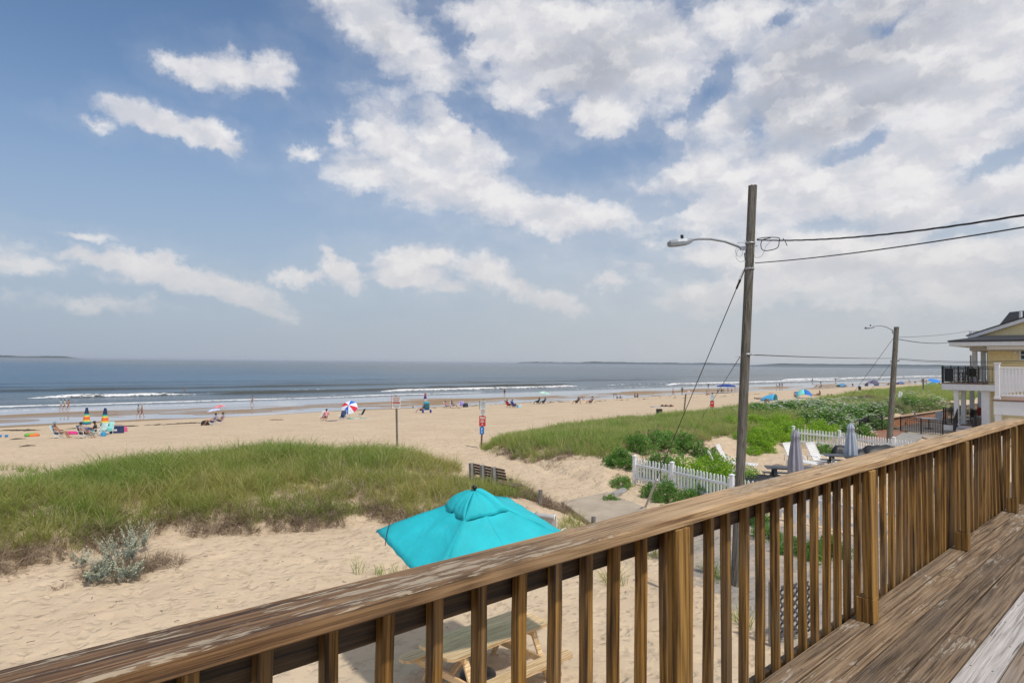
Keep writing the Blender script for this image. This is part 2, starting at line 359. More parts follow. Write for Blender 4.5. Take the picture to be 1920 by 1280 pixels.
def wood(name, dark, mid, light, grey=(.22,.20,.18), greyamt=.4, peel=0, peelcol=(.6,.56,.48), axis='X', rough=.55, crack=.5, swirl=.5, grad=None, scale=1, spec=.4):
    m_, t, b = mat(name); tco = t.new('ShaderNodeTexCoord').outputs['Object']; oi = t.new('ShaderNodeObjectInfo').outputs['Random']
    off = t.vmath('MULTIPLY', t.comb(oi, oi, oi), (31.7, 17.3, 11.9)); co = t.vmath('ADD', tco, off)
    st = {'X': (1, 9, 9), 'Y': (9, 1, 9), 'Z': (9, 9, 1)}[axis]
    sv = t.mapping(co, sc=tuple(q*scale for q in st))
    big = t.noise(t.mapping(sv, sc=tuple(.5 if q == 1 else 1 for q in st)), .55, 3, .45, .35)
    rings = t.math('FRACT', t.math('MULTIPLY', big, 13.0)); rings = t.math('ABSOLUTE', t.math('SUBTRACT', rings, .5))
    fine = t.noise(t.mapping(co, sc=tuple(q**1.55*2.2*scale for q in st)), 1, 8, .7)
    fine2 = t.noise(t.mapping(co, sc=tuple(q**2.05*1.6*scale for q in st)), 1, 5, .6); g = t.math('ADD', t.math('ADD', t.math('MULTIPLY', rings, swirl), t.math('SUBTRACT', t.math('MULTIPLY', fine, 1.35), .10)), t.math('MULTIPLY', t.math('SUBTRACT', fine2, .5), 1.3))
    col = t.ramp(g, [(.42, dark), (.70, mid), (1.0, light)])
    patch = t.noise(t.mapping(co, sc=tuple(q**.6 for q in st)), 1.6, 5, .6)
    gfine = t.lin(fine, .3, .7, .75, 1.15); col = t.mix(t.math('MULTIPLY', t.step(patch, .42, .68), greyamt), col, t.vmath('MULTIPLY', t.comb(gfine, gfine, gfine), tuple(grey)))
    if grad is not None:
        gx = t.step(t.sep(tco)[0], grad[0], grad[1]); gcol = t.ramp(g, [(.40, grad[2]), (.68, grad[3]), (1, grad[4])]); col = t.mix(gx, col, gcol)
    h = fine
    if peel:
        e_ = {'X': (7, 75, 75), 'Y': (75, 7, 75), 'Z': (75, 75, 7)}[axis]
        wp = t.vmath('ADD', t.mapping(co, sc=e_), t.vmath('MULTIPLY', t.noise(t.mapping(co, sc=(3,9,9)), 1, 3, .5, 0, 1), (.6, 3.2, 3.2)))
        pn = t.noise(wp, 1, 6, .62)
        reg = t.noise(t.mapping(co, sc=tuple(q**.55*1.3 for q in st)), 1.0, 4, .6)
        sc3 = t.math('ADD', pn, t.lin(reg, .36, .64, -.20, .14)); th = .66-.12*peel
        pk = t.step(sc3, th, th+.05); up = t.step(t.sep(t.new('ShaderNodeNewGeometry').outputs['Normal'])[2], .5, .8); pk = t.math('MULTIPLY', pk, up)
        rimk = t.math('MULTIPLY', t.math('MULTIPLY', t.step(sc3, th-.07, th-.01), t.math('SUBTRACT', 1, pk)), up)
        col = t.mix(t.math('MULTIPLY', rimk, .45), col, tuple(q*.9 for q in mid))
        pc_ = t.mix(t.noise(wp, 2.5, 4, .7), peelcol, tuple(q*.55 for q in peelcol)); col = t.mix(t.math('MULTIPLY', pk, .85), col, pc_)
        h = t.math('SUBTRACT', h, t.math('MULTIPLY', pk, .7))
    cn = t.noise(t.mapping(co, sc=tuple(q**1.9*.8*scale if q > 1 else 1.3*scale for q in st)), 1, 5, .6)
    ck = t.step(cn, .63, .67); col = t.mix(t.math('MULTIPLY', ck, crack), col, (.018, .013, .01)); h = t.math('SUBTRACT', h, t.math('MULTIPLY', ck, .6))
    # knots
    kv = t.vor(t.mapping(co, sc=tuple(q**.62 for q in st)), 1.7); kk = t.step(kv, .11, .05); col = t.mix(t.math('MULTIPLY', kk, .7), col, (.05, .028, .014))
    tint = t.lin(oi, 0, 1, .78, 1.2); col = t.vmath('MULTIPLY', col, t.comb(tint, tint, tint))
    t.put(b.inputs['Base Color'], col); b.inputs['Roughness'].default_value = rough; b.inputs['Specular IOR Level'].default_value = spec
    t.put(b.inputs['Normal'], t.bump(t.math('ADD', h, fine2), .6, .0035)); return m_

M = {}
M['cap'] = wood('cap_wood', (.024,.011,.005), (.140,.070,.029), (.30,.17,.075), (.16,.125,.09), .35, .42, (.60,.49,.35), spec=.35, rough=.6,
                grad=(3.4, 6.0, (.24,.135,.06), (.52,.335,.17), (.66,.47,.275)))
M['rail'] = wood('rail_wood', (.018,.010,.005), (.055,.031,.012), (.11,.065,.028), greyamt=.1)
M['baluster'] = wood('baluster_wood', (.030,.013,.003), (.205,.100,.018), (.38,.205,.050), (.16,.135,.105), .38, axis='Z', rough=.6)
M['post'] = wood('post_wood', (.07,.034,.008), (.25,.130,.026), (.40,.225,.060), greyamt=.06, axis='Z')
M['deck'] = wood('deck_wood', (.050,.031,.017), (.185,.122,.070), (.32,.225,.14), (.18,.145,.11), .35, .26, (.50,.42,.33), rough=.62, swirl=.5, crack=.85)
M['deckwhite'] = wood('pale_deck_wood', (.24,.21,.19), (.46,.42,.39), (.60,.56,.53), (.5,.48,.47), .5, 0, rough=.6, crack=.9, swirl=.35)
M['decktan'] = wood('tan_deck_wood', (.10,.07,.045), (.30,.22,.155), (.42,.33,.25), (.36,.32,.28), .5, 0, rough=.6, swirl=.6)
M['pine'] = wood('pine', (.46,.28,.12), (.80,.58,.33), (.86,.68,.44), (.6,.46,.32), .1, axis='X', swirl=.3, crack=.35)
M['pole'] = wood('pole_wood', (.05,.045,.035), (.15,.135,.11), (.26,.24,.21), (.23,.225,.21), .6, axis='Z', rough=.85, spec=.1, crack=.8)
M['greywood'] = wood('grey_wood', (.07,.065,.06), (.19,.18,.165), (.29,.28,.26), axis='Z', rough=.85, spec=.1)
M['benchwood'] = wood('bench_slat_wood', (.05,.026,.018), (.12,.065,.045), (.2,.12,.09), greyamt=.3)
M['terracotta'] = wood('orange_board', (.20,.085,.04), (.36,.16,.08), (.44,.22,.12), greyamt=.0, crack=.2)
M['terracap'] = wood('orange_cap_board', (.45,.27,.15), (.60,.40,.25), (.68,.48,.32), greyamt=.0, crack=.1)
M['browndeck'] = plain('brown_deck_boards', (.22,.13,.09), .6)
M['white'] = plain('white_vinyl', (.72,.73,.76), .35, .05)
M['whitewood'] = plain('white_paint', (.80,.81,.83), .5, .10, 9)
M['plastic'] = plain('white_plastic', (.78,.78,.78), .3, .04)
M['black'] = plain('black_metal', (.012,.012,.014), .4, .2)
M['blackcloth'] = plain('black_cover', (.016,.017,.02), .5, .3, 5, 0, .6, 12)
M['darkgrey'] = plain('dark_grey_table', (.065,.072,.085), .55, .15)
M['umbgrey'] = cloth('grey_umbrella_cloth', (.33,.33,.40), .8, .15); M['umbpale'] = cloth('pale_umbrella_cloth', (.44,.50,.60), .8, .15)
M['teal'] = cloth('turquoise_canvas', (.018,.56,.64), .75, .12)
_t = NT(M['teal'].node_tree); _b = M['teal'].node_tree.nodes['Principled BSDF']; _o = _t.new('ShaderNodeTexCoord').outputs['Object']
_f = _t.lin(_t.noise(_o, 1.6, 5, .6), .3, .7, .82, 1.12); _w = _t.lin(_t.noise(_t.mapping(_o, sc=(1,1,6)), 60, 3, .7), .3, .7, .93, 1.07); _k = _t.math('MULTIPLY', _f, _w)
_c = _t.vmath('MULTIPLY', _t.comb(_k, _k, _k), (.018,.56,.64)); _dirt = _t.step(_t.noise(_o, 2.4, 7, .7), .56, .74); _c = _t.mix(_t.math('MULTIPLY', _dirt, .22), _c, (.20,.50,.50)); _t.put(_b.inputs['Base Color'], _c)
_h = _t.math('ADD', _t.noise(_o, 3.2, 4, .55, .8), _t.math('MULTIPLY', _t.noise(_o, 160, 2), .04)); _t.put(_b.inputs['Normal'], _t.bump(_h, .45, .05))
M['steel'] = plain('galvanised_steel', (.36,.37,.38), .45, .15, 8, .5)
M['lampgrey'] = plain('lamp_grey_metal', (.24,.26,.29), .5, .15, 8, .3)
M['cable'] = plain('cable_black', (.022,.022,.026), .55)
M['concrete'] = plain('concrete', (.30,.285,.26), .9, .25, 3, 0, .5, 30)
M['slab'] = plain('sandy_concrete', (.40,.33,.25), .9, .15, 2, 0, .4, 40)
M['yellow'] = plain('yellow_siding', (.80,.68,.38), .6, .06)
M['roof'] = plain('dark_shingle', (.035,.037,.045), .9, .35, 14, 0, .5, 20)
M['glass'] = plain('window_glass', (.03,.045,.06), .08, .2)
M['soffit'] = plain('soffit', (.38,.36,.33), .7)
M['sling'] = plain('sling_fabric', (.42,.42,.42), .6, .06)
M['guard'] = plain('guy_guard', (.55,.54,.50), .5)

# sand / ground
m_, t, b = mat('sand'); M['sand'] = m_
geo = t.new('ShaderNodeNewGeometry'); P = geo.outputs['Position']; xyz = t.sep(P)
n1 = t.noise(P, .35, 5); n2 = t.noise(P, 3.2, 6, .6); n3 = t.noise(P, 40, 3)
col = t.mix(t.lin(n1, .3, .7, 0, 1), (.53,.41,.285), (.61,.485,.34))
col = t.mix(t.step(n2, .52, .72), col, (.43,.33,.225)); col = t.mix(t.step(n3, .6, .8), col, (.68,.55,.41))
lit = t.step(t.noise(P, 7, 6, .75), .71, .75); col = t.mix(t.math('MULTIPLY', lit, .5), col, (.16,.11,.075))
# pale dry sand on the path shoulders
# grey hard-packed street end
ang = t.mapping(P, loc=(0,0,0)); ug = t.math('SUBTRACT', xyz[0], t.math('MULTIPLY', t.math('SUBTRACT', xyz[1], 5.7), .72))
st1 = t.math('MULTIPLY', t.step(t.math('ADD', ug, t.lin(n2, .3, .7, -.5, .5)), 11.1, 11.6), t.math('MULTIPLY', t.step(xyz[0], 19.2, 18.2), t.step(t.math('ADD', xyz[1], t.lin(n2,.3,.7,-.8,.8)), 11.3, 10.3)))
streak = t.step(t.noise(t.mapping(P, rot=(0,0,.3), sc=(1, 3, 1)), .7, 5, .6), .38, .6)
grey = t.mix(t.noise(P, 12, 5), (.22,.20,.185), (.34,.315,.29)); col = t.mix(t.math('MULTIPLY', st1, t.lin(streak, 0, 1, .6, .95)), col, grey)
# wet sand
wz = t.math('ADD', xyz[2], t.lin(t.noise(P, .12, 4), .3, .7, -.12, .12)); wet = t.step(wz, -2.92, -3.12); sea_side = t.step(xyz[1], 60, 70); wet = t.math('MULTIPLY', wet, sea_side)
wetcol = t.mix(t.noise(t.mapping(P, sc=(.05,.5,1)), 1.0, 5), (.25,.165,.09), (.33,.225,.13)); col = t.mix(wet, col, wetcol)
t.put(b.inputs['Base Color'], col)
film = t.math('MULTIPLY', t.step(wz, -3.42, -3.52), sea_side)
t.put(b.inputs['Roughness'], t.math('SUBTRACT', .95, t.math('ADD', t.math('MULTIPLY', wet, .25), t.math('MULTIPLY', film, .45)))); t.put(b.inputs['Specular IOR Level'], t.lin(wet, 0, 1, .1, .22))
foot = t.vor(t.vmath('ADD', P, t.vmath('MULTIPLY', t.noise(P, 3.5, 3, .5, 0, 1), (.35,.35,.35))), 4.6)
fb = t.math('ADD', t.math('MULTIPLY', t.step(foot, .0, .55), 1.0), t.math('MULTIPLY', t.noise(P, 9, 5, .6), .5))
b1 = t.new('ShaderNodeBump'); t.put(b1.inputs['Height'], fb); b1.inputs['Distance'].default_value = .05; t.put(b1.inputs['Strength'], t.lin(wet, 0, 1, .75, .03))
t.put(b.inputs['Normal'], t.bump(t.noise(P, 90, 3), .25, .004, b1.outputs[0]))

# water
m_, t, b = mat('sea_water'); M['water'] = m_
P = t.new('ShaderNodeNewGeometry').outputs['Position']; xyz = t.sep(P)
fo = t.new('ShaderNodeAttribute', attribute_name='foam').outputs['Fac']; gr = t.new('ShaderNodeAttribute', attribute_name='face').outputs['Fac']
shal = t.step(xyz[1], 260, 110)
br = t.noise(t.mapping(P, sc=(.0035,.011,1)), 1, 4)
base = t.mix(t.step(br, .35, .65), (.008,.062,.135), (.022,.105,.185))
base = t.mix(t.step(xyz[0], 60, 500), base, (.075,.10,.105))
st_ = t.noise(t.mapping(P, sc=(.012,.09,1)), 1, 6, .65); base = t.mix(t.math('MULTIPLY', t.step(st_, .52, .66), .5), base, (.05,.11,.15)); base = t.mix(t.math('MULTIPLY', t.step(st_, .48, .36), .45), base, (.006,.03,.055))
base = t.mix(t.math('MULTIPLY', shal, .75), base, (.13,.14,.135)); base = t.mix(t.step(xyz[1], 134, 124), base, (.44,.44,.47)); base = t.mix(t.math('MULTIPLY', gr, .8), base, (.060,.052,.028))  # pale inshore base paints the bright sky reflection into the milky calm shallows
fn = t.noise(t.mapping(P, sc=(.6, 1.2, 1)), 1.6, 7, .7); fm = t.step(t.math('ADD', fo, t.lin(fn, .3, .7, -.5, .5)), .50, .72)
base = t.mix(fm, base, (.80,.80,.80)); t.put(b.inputs['Base Color'], base)
calm = t.step(xyz[1], 133, 126)
t.put(b.inputs['Roughness'], t.math('MAXIMUM', t.lin(fm, 0, 1, 0, .9), t.lin(calm, 0, 1, .22, .04))); b.inputs['IOR'].default_value = 1.33
t.put(b.inputs['Specular IOR Level'], t.lin(fm, 0, 1, .5, .1))
c1 = t.noise(t.mapping(P, rot=(0,0,.1), sc=(.16,.55,1)), 1, 6, .6); c2 = t.noise(t.mapping(P, sc=(.03,.11,1)), 1, 4, .5); c3 = t.noise(t.mapping(P, sc=(1.2,2.6,1)), 1, 4, .6)
hh = t.math('ADD', t.math('MULTIPLY', c1, 1.0), t.math('ADD', t.math('MULTIPLY', c2, 3.2), t.math('MULTIPLY', c3, .16)))
bb = t.new('ShaderNodeBump'); t.put(bb.inputs['Height'], hh); bb.inputs['Distance'].default_value = 1.0; t.put(bb.inputs['Strength'], t.lin(calm, 0, 1, .95, .003)); t.put(b.inputs['Normal'], bb.outputs[0])

# foliage
def foliage(name, c1, c2, c3, trans=.3, zone=False):
    m_, t, b = mat(name); oi = t.new('ShaderNodeObjectInfo').outputs['Random']; g = t.new('ShaderNodeNewGeometry'); P = g.outputs['Position']
    at = t.new('ShaderNodeAttribute', attribute_name='tone').outputs['Fac']
    big = t.noise(P, .33, 4, .6); xyz = t.sep(P)
    f = t.math('ADD', t.lin(big, .35, .65, 0, 1), t.math('MULTIPLY', t.math('SUBTRACT', oi, .5), .7))
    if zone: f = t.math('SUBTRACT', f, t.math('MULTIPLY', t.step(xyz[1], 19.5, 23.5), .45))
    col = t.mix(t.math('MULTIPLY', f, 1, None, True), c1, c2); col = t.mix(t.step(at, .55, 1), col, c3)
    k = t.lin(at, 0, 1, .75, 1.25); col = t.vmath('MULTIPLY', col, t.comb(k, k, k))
    t.put(b.inputs['Base Color'], col); b.inputs['Roughness'].default_value = .55; b.inputs['Specular IOR Level'].default_value = .25
    tr = t.new('ShaderNodeBsdfTranslucent'); t.put(tr.inputs[0], col); mx_ = t.new('ShaderNodeMixShader'); t.put(mx_.inputs[0], trans)
    t.put(mx_.inputs[1], b.outputs[0]); t.put(mx_.inputs[2], tr.outputs[0]); t.put(m_.node_tree.nodes['Material Output'].inputs[0], mx_.outputs[0]); return m_
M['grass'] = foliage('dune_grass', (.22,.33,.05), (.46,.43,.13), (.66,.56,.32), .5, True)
M['grassR'] = foliage('dune_grass_right', (.26,.41,.07), (.41,.45,.13), (.60,.54,.28), .5)
M['straw'] = foliage('straw_grass', (.40,.36,.16), (.52,.45,.22), (.62,.54,.32), .4)
M['dead'] = foliage('dead_grass', (.22,.16,.11), (.34,.26,.18), (.48,.38,.26), .2)
M['silver'] = foliage('silver_leaf', (.28,.32,.26), (.38,.42,.33), (.54,.54,.37), .2)
M['rose'] = foliage('rose_leaf', (.13,.29,.05), (.21,.38,.09), (.30,.42,.15), .45)
M['lime'] = foliage('bright_leaf', (.22,.42,.03), (.32,.52,.045), (.40,.56,.07), .45)
M['shrub'] = foliage('shrub_leaf', (.13,.30,.05), (.20,.38,.08), (.30,.42,.12), .45)
M['wine'] = foliage('wine_shrub_leaf', (.24,.30,.12), (.38,.27,.20), (.26,.40,.12), .45)
M['pink'] = plain('pink_petal', (.42,.06,.20), .6, .2); M['petal'] = plain('white_petal', (.78,.78,.72), .6, .1)
M['far'] = plain('far_woods', (.022,.038,.028), .9, .3, .01, coord='Generated')
M['wrack'] = plain('seaweed_wrack', (.055,.04,.028), .8, .4, 4)

# ============================================================ large structure
def frange(*segs):
    out_ = []
    for a, b_, st in segs: out_ += list(np.arange(a, b_, st))
    return np.array(out_+[segs[-1][1]])
US = frange((-90,-20,2),(-20,-12,.5),(-12,32,.11),(32,70,.4),(70,160,1.2),(160,420,5),(420,1500,40))
VS = frange((-60,-2,2),(-2,4,.4),(4,30,.11),(30,50,.3),(50,90,.6),(90,128,.35),(128,260,6))
UU, VV = np.meshgrid(US, VS); PP = np.stack([UU.ravel(), VV.ravel()], 1)
ZZ = terrain(PP, True); nU, nV = len(US), len(VS)
I = (np.arange(nV-1)[:, None]*nU+np.arange(nU-1)[None]).ravel(); Q = np.stack([I, I+1, I+nU+1, I+nU], 1)
g = link('beach_sand', mesh_np('beach_sand', np.c_[PP, ZZ], Q, M['sand'], True)); tag(g, kind='structure')

# sea with swell lines and breaking waves
us = frange((-140,0,4),(0,240,1.6),(240,700,6),(700,2600,80)); vs_ = frange((88,126,.8),(126,215,.3),(215,300,1.5),(300,900,12))
UU, VV = np.meshgrid(us, vs_); z = np.full(UU.shape, SEA); foam = np.zeros(UU.shape); face = np.zeros(UU.shape)
WAVES = [(134,-90,125,.16,1.3,1.1,1),(125.5,-90,60,.05,1.4,.55,2),(123,60,260,.05,1.3,.4,3),(162,25,60,.62,1.9,.95,4),(162,-130,25,.7,2.2,.0,5),(158,58,128,.62,2.1,.0,6),(162,78,112,.3,1.4,.75,16),
         (199,-120,330,.55,3.4,.0,7),(152,100,186,.6,1.9,.95,8),(165,120,200,.6,2.2,.2,9),(146,226,420,.6,2.0,1.0,10),(163,370,800,.7,2.6,1.0,11),(136,150,420,.12,1.4,.6,12),(142,400,900,.3,2,.7,13),(225,-120,500,.35,4.5,0,14),(255,-120,600,.3,5,0,15),(139,-90,25,.06,1.1,.5,17),(142,60,230,.06,1.2,.45,18),(147,-90,70,.05,1.2,.35,19),(130,20,200,.05,1.0,.45,20),(172,40,90,.35,1.6,.25,21),(156,200,330,.3,1.3,.6,22)]
for vc, u0, u1, A, wd, fa, sd in WAVES:
    c = vc+(fbm(UU/45+sd*7.7, UU*0+sd, 3)-.5)*7
    env = np.clip((UU-u0)/9, 0, 1)*np.clip((u1-UU)/9, 0, 1); env = env*(.75+.5*fbm(UU/11+sd, UU*0+sd*3, 2))
    x = (VV-c)/wd; prof = np.where(x < 0, np.exp(-(x*1.7)**2), np.exp(-(x*.75)**2)); z += A*env*prof
    if A > .25: face = np.maximum(face, env*np.exp(-((x+.55)/.55)**2)*min(1, A*1.6))
    if fa:
        fe = np.clip((UU-u0)/3, 0, 1)*np.clip((u1-UU)/3, 0, 1)
        fx = (x+.30)/(.50 if A > .3 else .45); foam = np.maximum(foam, fa*fe*np.exp(-fx**4)*(.40+.85*fbm(UU/5.3, VV/1.2+sd, 3)))
        if A > .3: foam = np.maximum(foam, .5*fe*np.exp(-((x+2.6)/2.2)**2)*fbm(UU/4, VV/1.5+sd, 3)*1.2)
foam = np.maximum(foam, .62*np.exp(-((VV-(119+5*(fbm(UU/20+3, UU*0, 3)-.5)))/.8)**2)*(fbm(UU/8, VV/2, 3)))
z += .05*(fbm(UU/9, VV/3, 3)-.5)*np.clip((VV-120)/20, 0, 1)
nU, nV = UU.shape[1], UU.shape[0]; I = (np.arange(nV-1)[:, None]*nU+np.arange(nU-1)[None]).ravel()
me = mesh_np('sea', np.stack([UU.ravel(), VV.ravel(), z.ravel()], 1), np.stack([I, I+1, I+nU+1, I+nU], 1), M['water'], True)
for nm, arr in (('foam', foam), ('face', face)):
    a = me.attributes.new(nm, 'FLOAT', 'POINT'); a.data.foreach_set('value', arr.ravel().astype(np.float32))
tag(link('sea', me), kind='structure')
X = [-30000, -140, 2600, 40000]; Y = [900, 40000]
mb = MB(); mb.add([(x, y, SEA) for y in (88, 900, 40000) for x in X], [(0,1,5,4),(2,3,7,6),(4,5,9,8),(5,6,10,9),(6,7,11,10)])
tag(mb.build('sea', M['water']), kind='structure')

# far shores
def shore(x0, x1, depth, hpx, seed, label, ybot=None):
    mb = MB(); n = 90; rows = [[], [], []]
    for i in range(n+1):
        x = x0+(x1-x0)*i/n; e = min(1, i/9, (n-i)/9+ (0.3 if x1 > 1900 else 0))
        h = (hpx*(.55+.75*fbm(np.array([i*.09+seed]), np.array([seed*1.3]), 4)[0])+.6*random.random())*e+.15
        p = atd(x, 690, depth); q = atd(x, 690, depth+depth*.08)
        rows[0].append((p.x, p.y, SEA-.3)); rows[1].append((p.x*1.01, p.y*1.01, SEA+h*depth/FPX)); rows[2].append((q.x, q.y, SEA-.3))
    mb.grid(rows); o = mb.build('far_shore', M['far']); tag(o, kind='structure')
shore(-260, 165, 8200, 5.0, 3, ''); shore(965, 1105, 9500, 3.5, 8, ''); shore(1060, 1420, 9000, 4.4, 15, ''); shore(1370, 2300, 4600, 6.2, 21, '')

# air
hz_m = bpy.data.materials.new('haze'); hz_m.use_nodes = True; hn = NT(hz_m.node_tree); hn.n.clear()
pv = hn.new('ShaderNodeVolumePrincipled'); pv.inputs['Density'].default_value = 1.5e-4; pv.inputs['Color'].default_value = (.80, .88, 1, 1); pv.inputs['Anisotropy'].default_value = .2
ho = hn.new('ShaderNodeOutputMaterial'); hn.put(ho.inputs['Volume'], pv.outputs[0])
mb = MB(); mb.box(-30500, 41000, -300, 41000, -12, 9.4)
hzo = mb.build('haze', hz_m); tag(hzo, kind='stuff')

# ============================================================ our deck
DZ = CAMZ-1.47
deck = empty('deck_floor', (0, 0, DZ)); tag(deck, kind='structure')
def plank_mesh(name, L, wd, th, mt, bev=.004):
    mb = MB(); n = max(2, int(L/.5)); mb.box(0, L, 0, wd, -th, 0, None, bev); return mb.mesh(name, mt)
gaps = [1.475, 1.354, 1.187, 1.020, .855, .696]
rows = [(gaps[i+1]+.0055, gaps[i]-.0045) for i in range(5)]
d0 = .696
while d0 > -2.2: rows.append((d0-.165+.004, d0-.003)); d0 -= .165
cuts = [(-3, 2.9, 9.2), (-3, 5.6, 9.2), (-3, 9.2), (-3, 4.45, 9.2), (-3, 9.2)]
for i, (a, b_) in enumerate(rows):
    cs = cuts[i] if i < 5 else (-3, random.uniform(1, 7), 9.2)
    mt = M['deck'] if i < 4 else (M['deckwhite'] if i == 4 else M['decktan'])
    for j in range(len(cs)-1):
        L = cs[j+1]-cs[j]-.004
        o = link('plank', plank_mesh('deck_plank', L, b_-a, .028, mt), deck, (cs[j], a, random.uniform(-.0015, .0015)+(.004 if i >= 4 else 0)))
        nails = MB()
        for xx in np.arange(cs[j]+.06, cs[j+1], .41):
            for yy in (.03, b_-a-.03):
                if random.random() < .9: nails.lathe([(0, .0012), (.0042, .0012), (.0048, 0)], 6, (xx-cs[j]+random.uniform(-.01,.01), yy+random.uniform(-.006,.006), 0))
        nails.build('nail', M['cable'], o) if i < 9 and nails.v else None
mb = MB(); mb.box(-3, 9.2, 1.436, 1.472, -.25, -.031); 
for x in np.arange(-2.8, 9.2, .41): mb.box(x, x+.038, -2.3, 1.434, -.25, -.031)
jo = mb.build('joist', M['rail'], deck); jo['kind'] = 'stuff'
for x in (-2.6, 1.2, 4.8, 8.9): MB().box(x, x+.14, 1.25, 1.39, -DZ-.1, -.252, None, .01).build('support_post', M['post'], deck)

rail = empty('deck_railing', (0, 0, DZ), 0, 'weathered brown wooden railing with square balusters running along the deck in the foreground', 'railing')
lean = lambda u: .10*min(1, max(0, (u-4.2)/4.4))**1.3
mb = MB()
def cap_piece(u0, u1, name='cap'):
    n = int((u1-u0)/.25)+1; rows_ = []
    for i in range(n+1):
        u = (u1-u0)*i/n; U = u0+u; wob = .003*math.sin(U*2.1)+.002*math.sin(U*5.3); b_ = .004
        y0, y1 = 1.358+wob, 1.518+wob*.6; z0, z1 = .872, .914+.0015*math.sin(U*3)
        rows_.append([(u, y0+b_, z0), (u, y0, z0+b_), (u, y0-.0005, z1-b_*1.5), (u, y0+b_*1.5, z1), (u, y1-b_*1.5, z1), (u, y1, z1-b_*1.5), (u, y1, z0+b_), (u, y1-b_, z0), (u, y0+b_, z0)])
    m2 = MB(); m2.grid(rows_, False); m2.add(rows_[0][:8], [tuple(range(8))]); m2.add(rows_[-1][:8], [tuple(range(8))[::-1]])
    return m2.build(name, M['cap'], rail, (u0, 0, 0))
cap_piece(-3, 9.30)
m2 = MB(); m2.box(0, 3.4, -.075, .075, 0, .04, None, .005); m2.build('cap', M['cap'], rail, (9.225, 1.354, .873), (0, 0, -PI/2))
for a, b_ in ((-3, 9.2),):
    m2 = MB(); m2.box(0, b_-a, 0, .034, -.126, 0, None, .004); m2.build('top_rail', M['rail'], rail, (a, 1.514, .8705))
    m2 = MB(); m2.box(0, b_-a, 0, .036, -.088, 0, None, .004); m2.build('bottom_rail', M['rail'], rail, (a, 1.514, -.022))
# balusters share meshes; each keeps its own slight bend
bm_ = []
for k in range(4):
    m2 = MB(); rows_ = []
    for i in range(6):
        zz = -.16+1.03*i/5; bx = (.004*math.sin(i*1.1+k*2) if 0 < i < 5 else 0); w2 = .0182; c_ = .003
        rows_.append([(x+bx, y, zz) for x, y in ((-w2+c_, -w2), (w2-c_, -w2), (w2, -w2+c_), (w2, w2-c_), (w2-c_, w2), (-w2+c_, w2), (-w2, w2-c_), (-w2, -w2+c_), (-w2+c_, -w2))])
    m2.grid(rows_, False); m2.add(rows_[-1][:8], [tuple(range(8))]); m2.add(rows_[0][:8], [tuple(range(8))[::-1]]); bm_.append(m2.mesh('baluster', M['baluster']))
posts = [.19, 2.235, 4.295, 6.53, 8.60]
u = 1.060-.163*24; k = 0
bal_us = []
while u < 9.12:
    uc = u+ (0.0 if u < 2.1 else .012)
    if not any(abs(uc-p) < .045 and False for p in posts): bal_us.append(uc)
    u += .1625
for k, uc in enumerate(bal_us):
    o = link('baluster', bm_[k % 4], rail, (uc-.018+random.uniform(-.004,.004), 1.4945, 0)); o.rotation_euler = (random.uniform(-.004,.004), lean(uc)+random.uniform(-.004,.004), (k//4 % 2)*PI)
_pm = MB(); _pm.box(-.046, .046, -.058, -.012, .1405, .869, None, .004); _pm.box(-.0465, .0465, -.0585, .036, -.0005, .1403, None, .003); pm = _pm.mesh('post', M['post'])
for p in posts:
    o = link('post', pm, rail, (p, 1.398, 0)); o.rotation_euler = (-.012, lean(p)*1.0, 0)
m2 = MB().box(-.045, .045, -.045, .045, 0, .871, None, .005).build('post', M['post'], rail, (9.22, 1.385, 0))
for k in range(16):
    o = link('baluster', bm_[k % 4], rail, (9.245, 1.27-.163*k, 0))
for k in (1.9, 3.6): link('post', pm, rail, (9.13, 1.385-k, 0))
m2 = MB(); m2.box(0, 3.2, 0, .036, -.126, 0, None, .004); m2.build('top_rail', M['rail'], rail, (9.266, 1.44, .8705), (0, 0, -PI/2))

# ============================================================ yard below: picnic table and turquoise umbrella
A_ = Vector(hit(779, 1206, .75)); B_ = Vector(hit(970, 1140, .75)); C_ = Vector(hit(805, 1247, .75))
ax = (B_-A_).normalized(); ay = Vector((-ax.y, ax.x, 0)); ay = ay if (A_-C_).dot(ay) > 0 else -ay
tc_ = (A_+B_)/2 - ay*.35; rz = math.atan2(ax.y, ax.x)
pt = empty('picnic_table', (tc_.x, tc_.y, 0), rz, 'new pale pine picnic table standing on the sand under the turquoise umbrella', 'picnic table')
def rplank(L, wd, th, ch, hole=False):
    m2 = MB(); x = L/2; y = wd/2
    o_ = [(-x, -y+ch[0]), (-x+ch[0], -y), (x-ch[0], -y), (x, -y+ch[0]), (x, y-ch[1]), (x-ch[1], y), (-x+ch[1], y), (-x, y-ch[1])]
    m2.add([(p[0], p[1], 0) for p in o_]+[(p[0], p[1], -th) for p in o_], [tuple(range(8)), tuple(range(15, 7, -1))]+[(i, i+8, (i+1) % 8+8, (i+1) % 8) for i in range(8)])
    return m2
for k in range(5):
    ch = [.004, .004]
    if k == 0: ch[0] = .06
    if k == 4: ch[1] = .06
    rplank(1.83, .134, .036, ch).build('tabletop_plank', M['pine'], pt, (0, -.28+.14*k, .75))
for s_ in (-1, 1):
    rplank(1.83, .235, .038, (.06, .06)).build('bench_plank', M['pine'], pt, (0, s_*.66, .45))
    for e in (-.62, .62):
        m2 = MB(); m2.bar((e, s_*.24, .71), (e, s_*.60, 0), .036, .088, .004, (1,0,0)); m2.build('leg', M['pine'], pt)
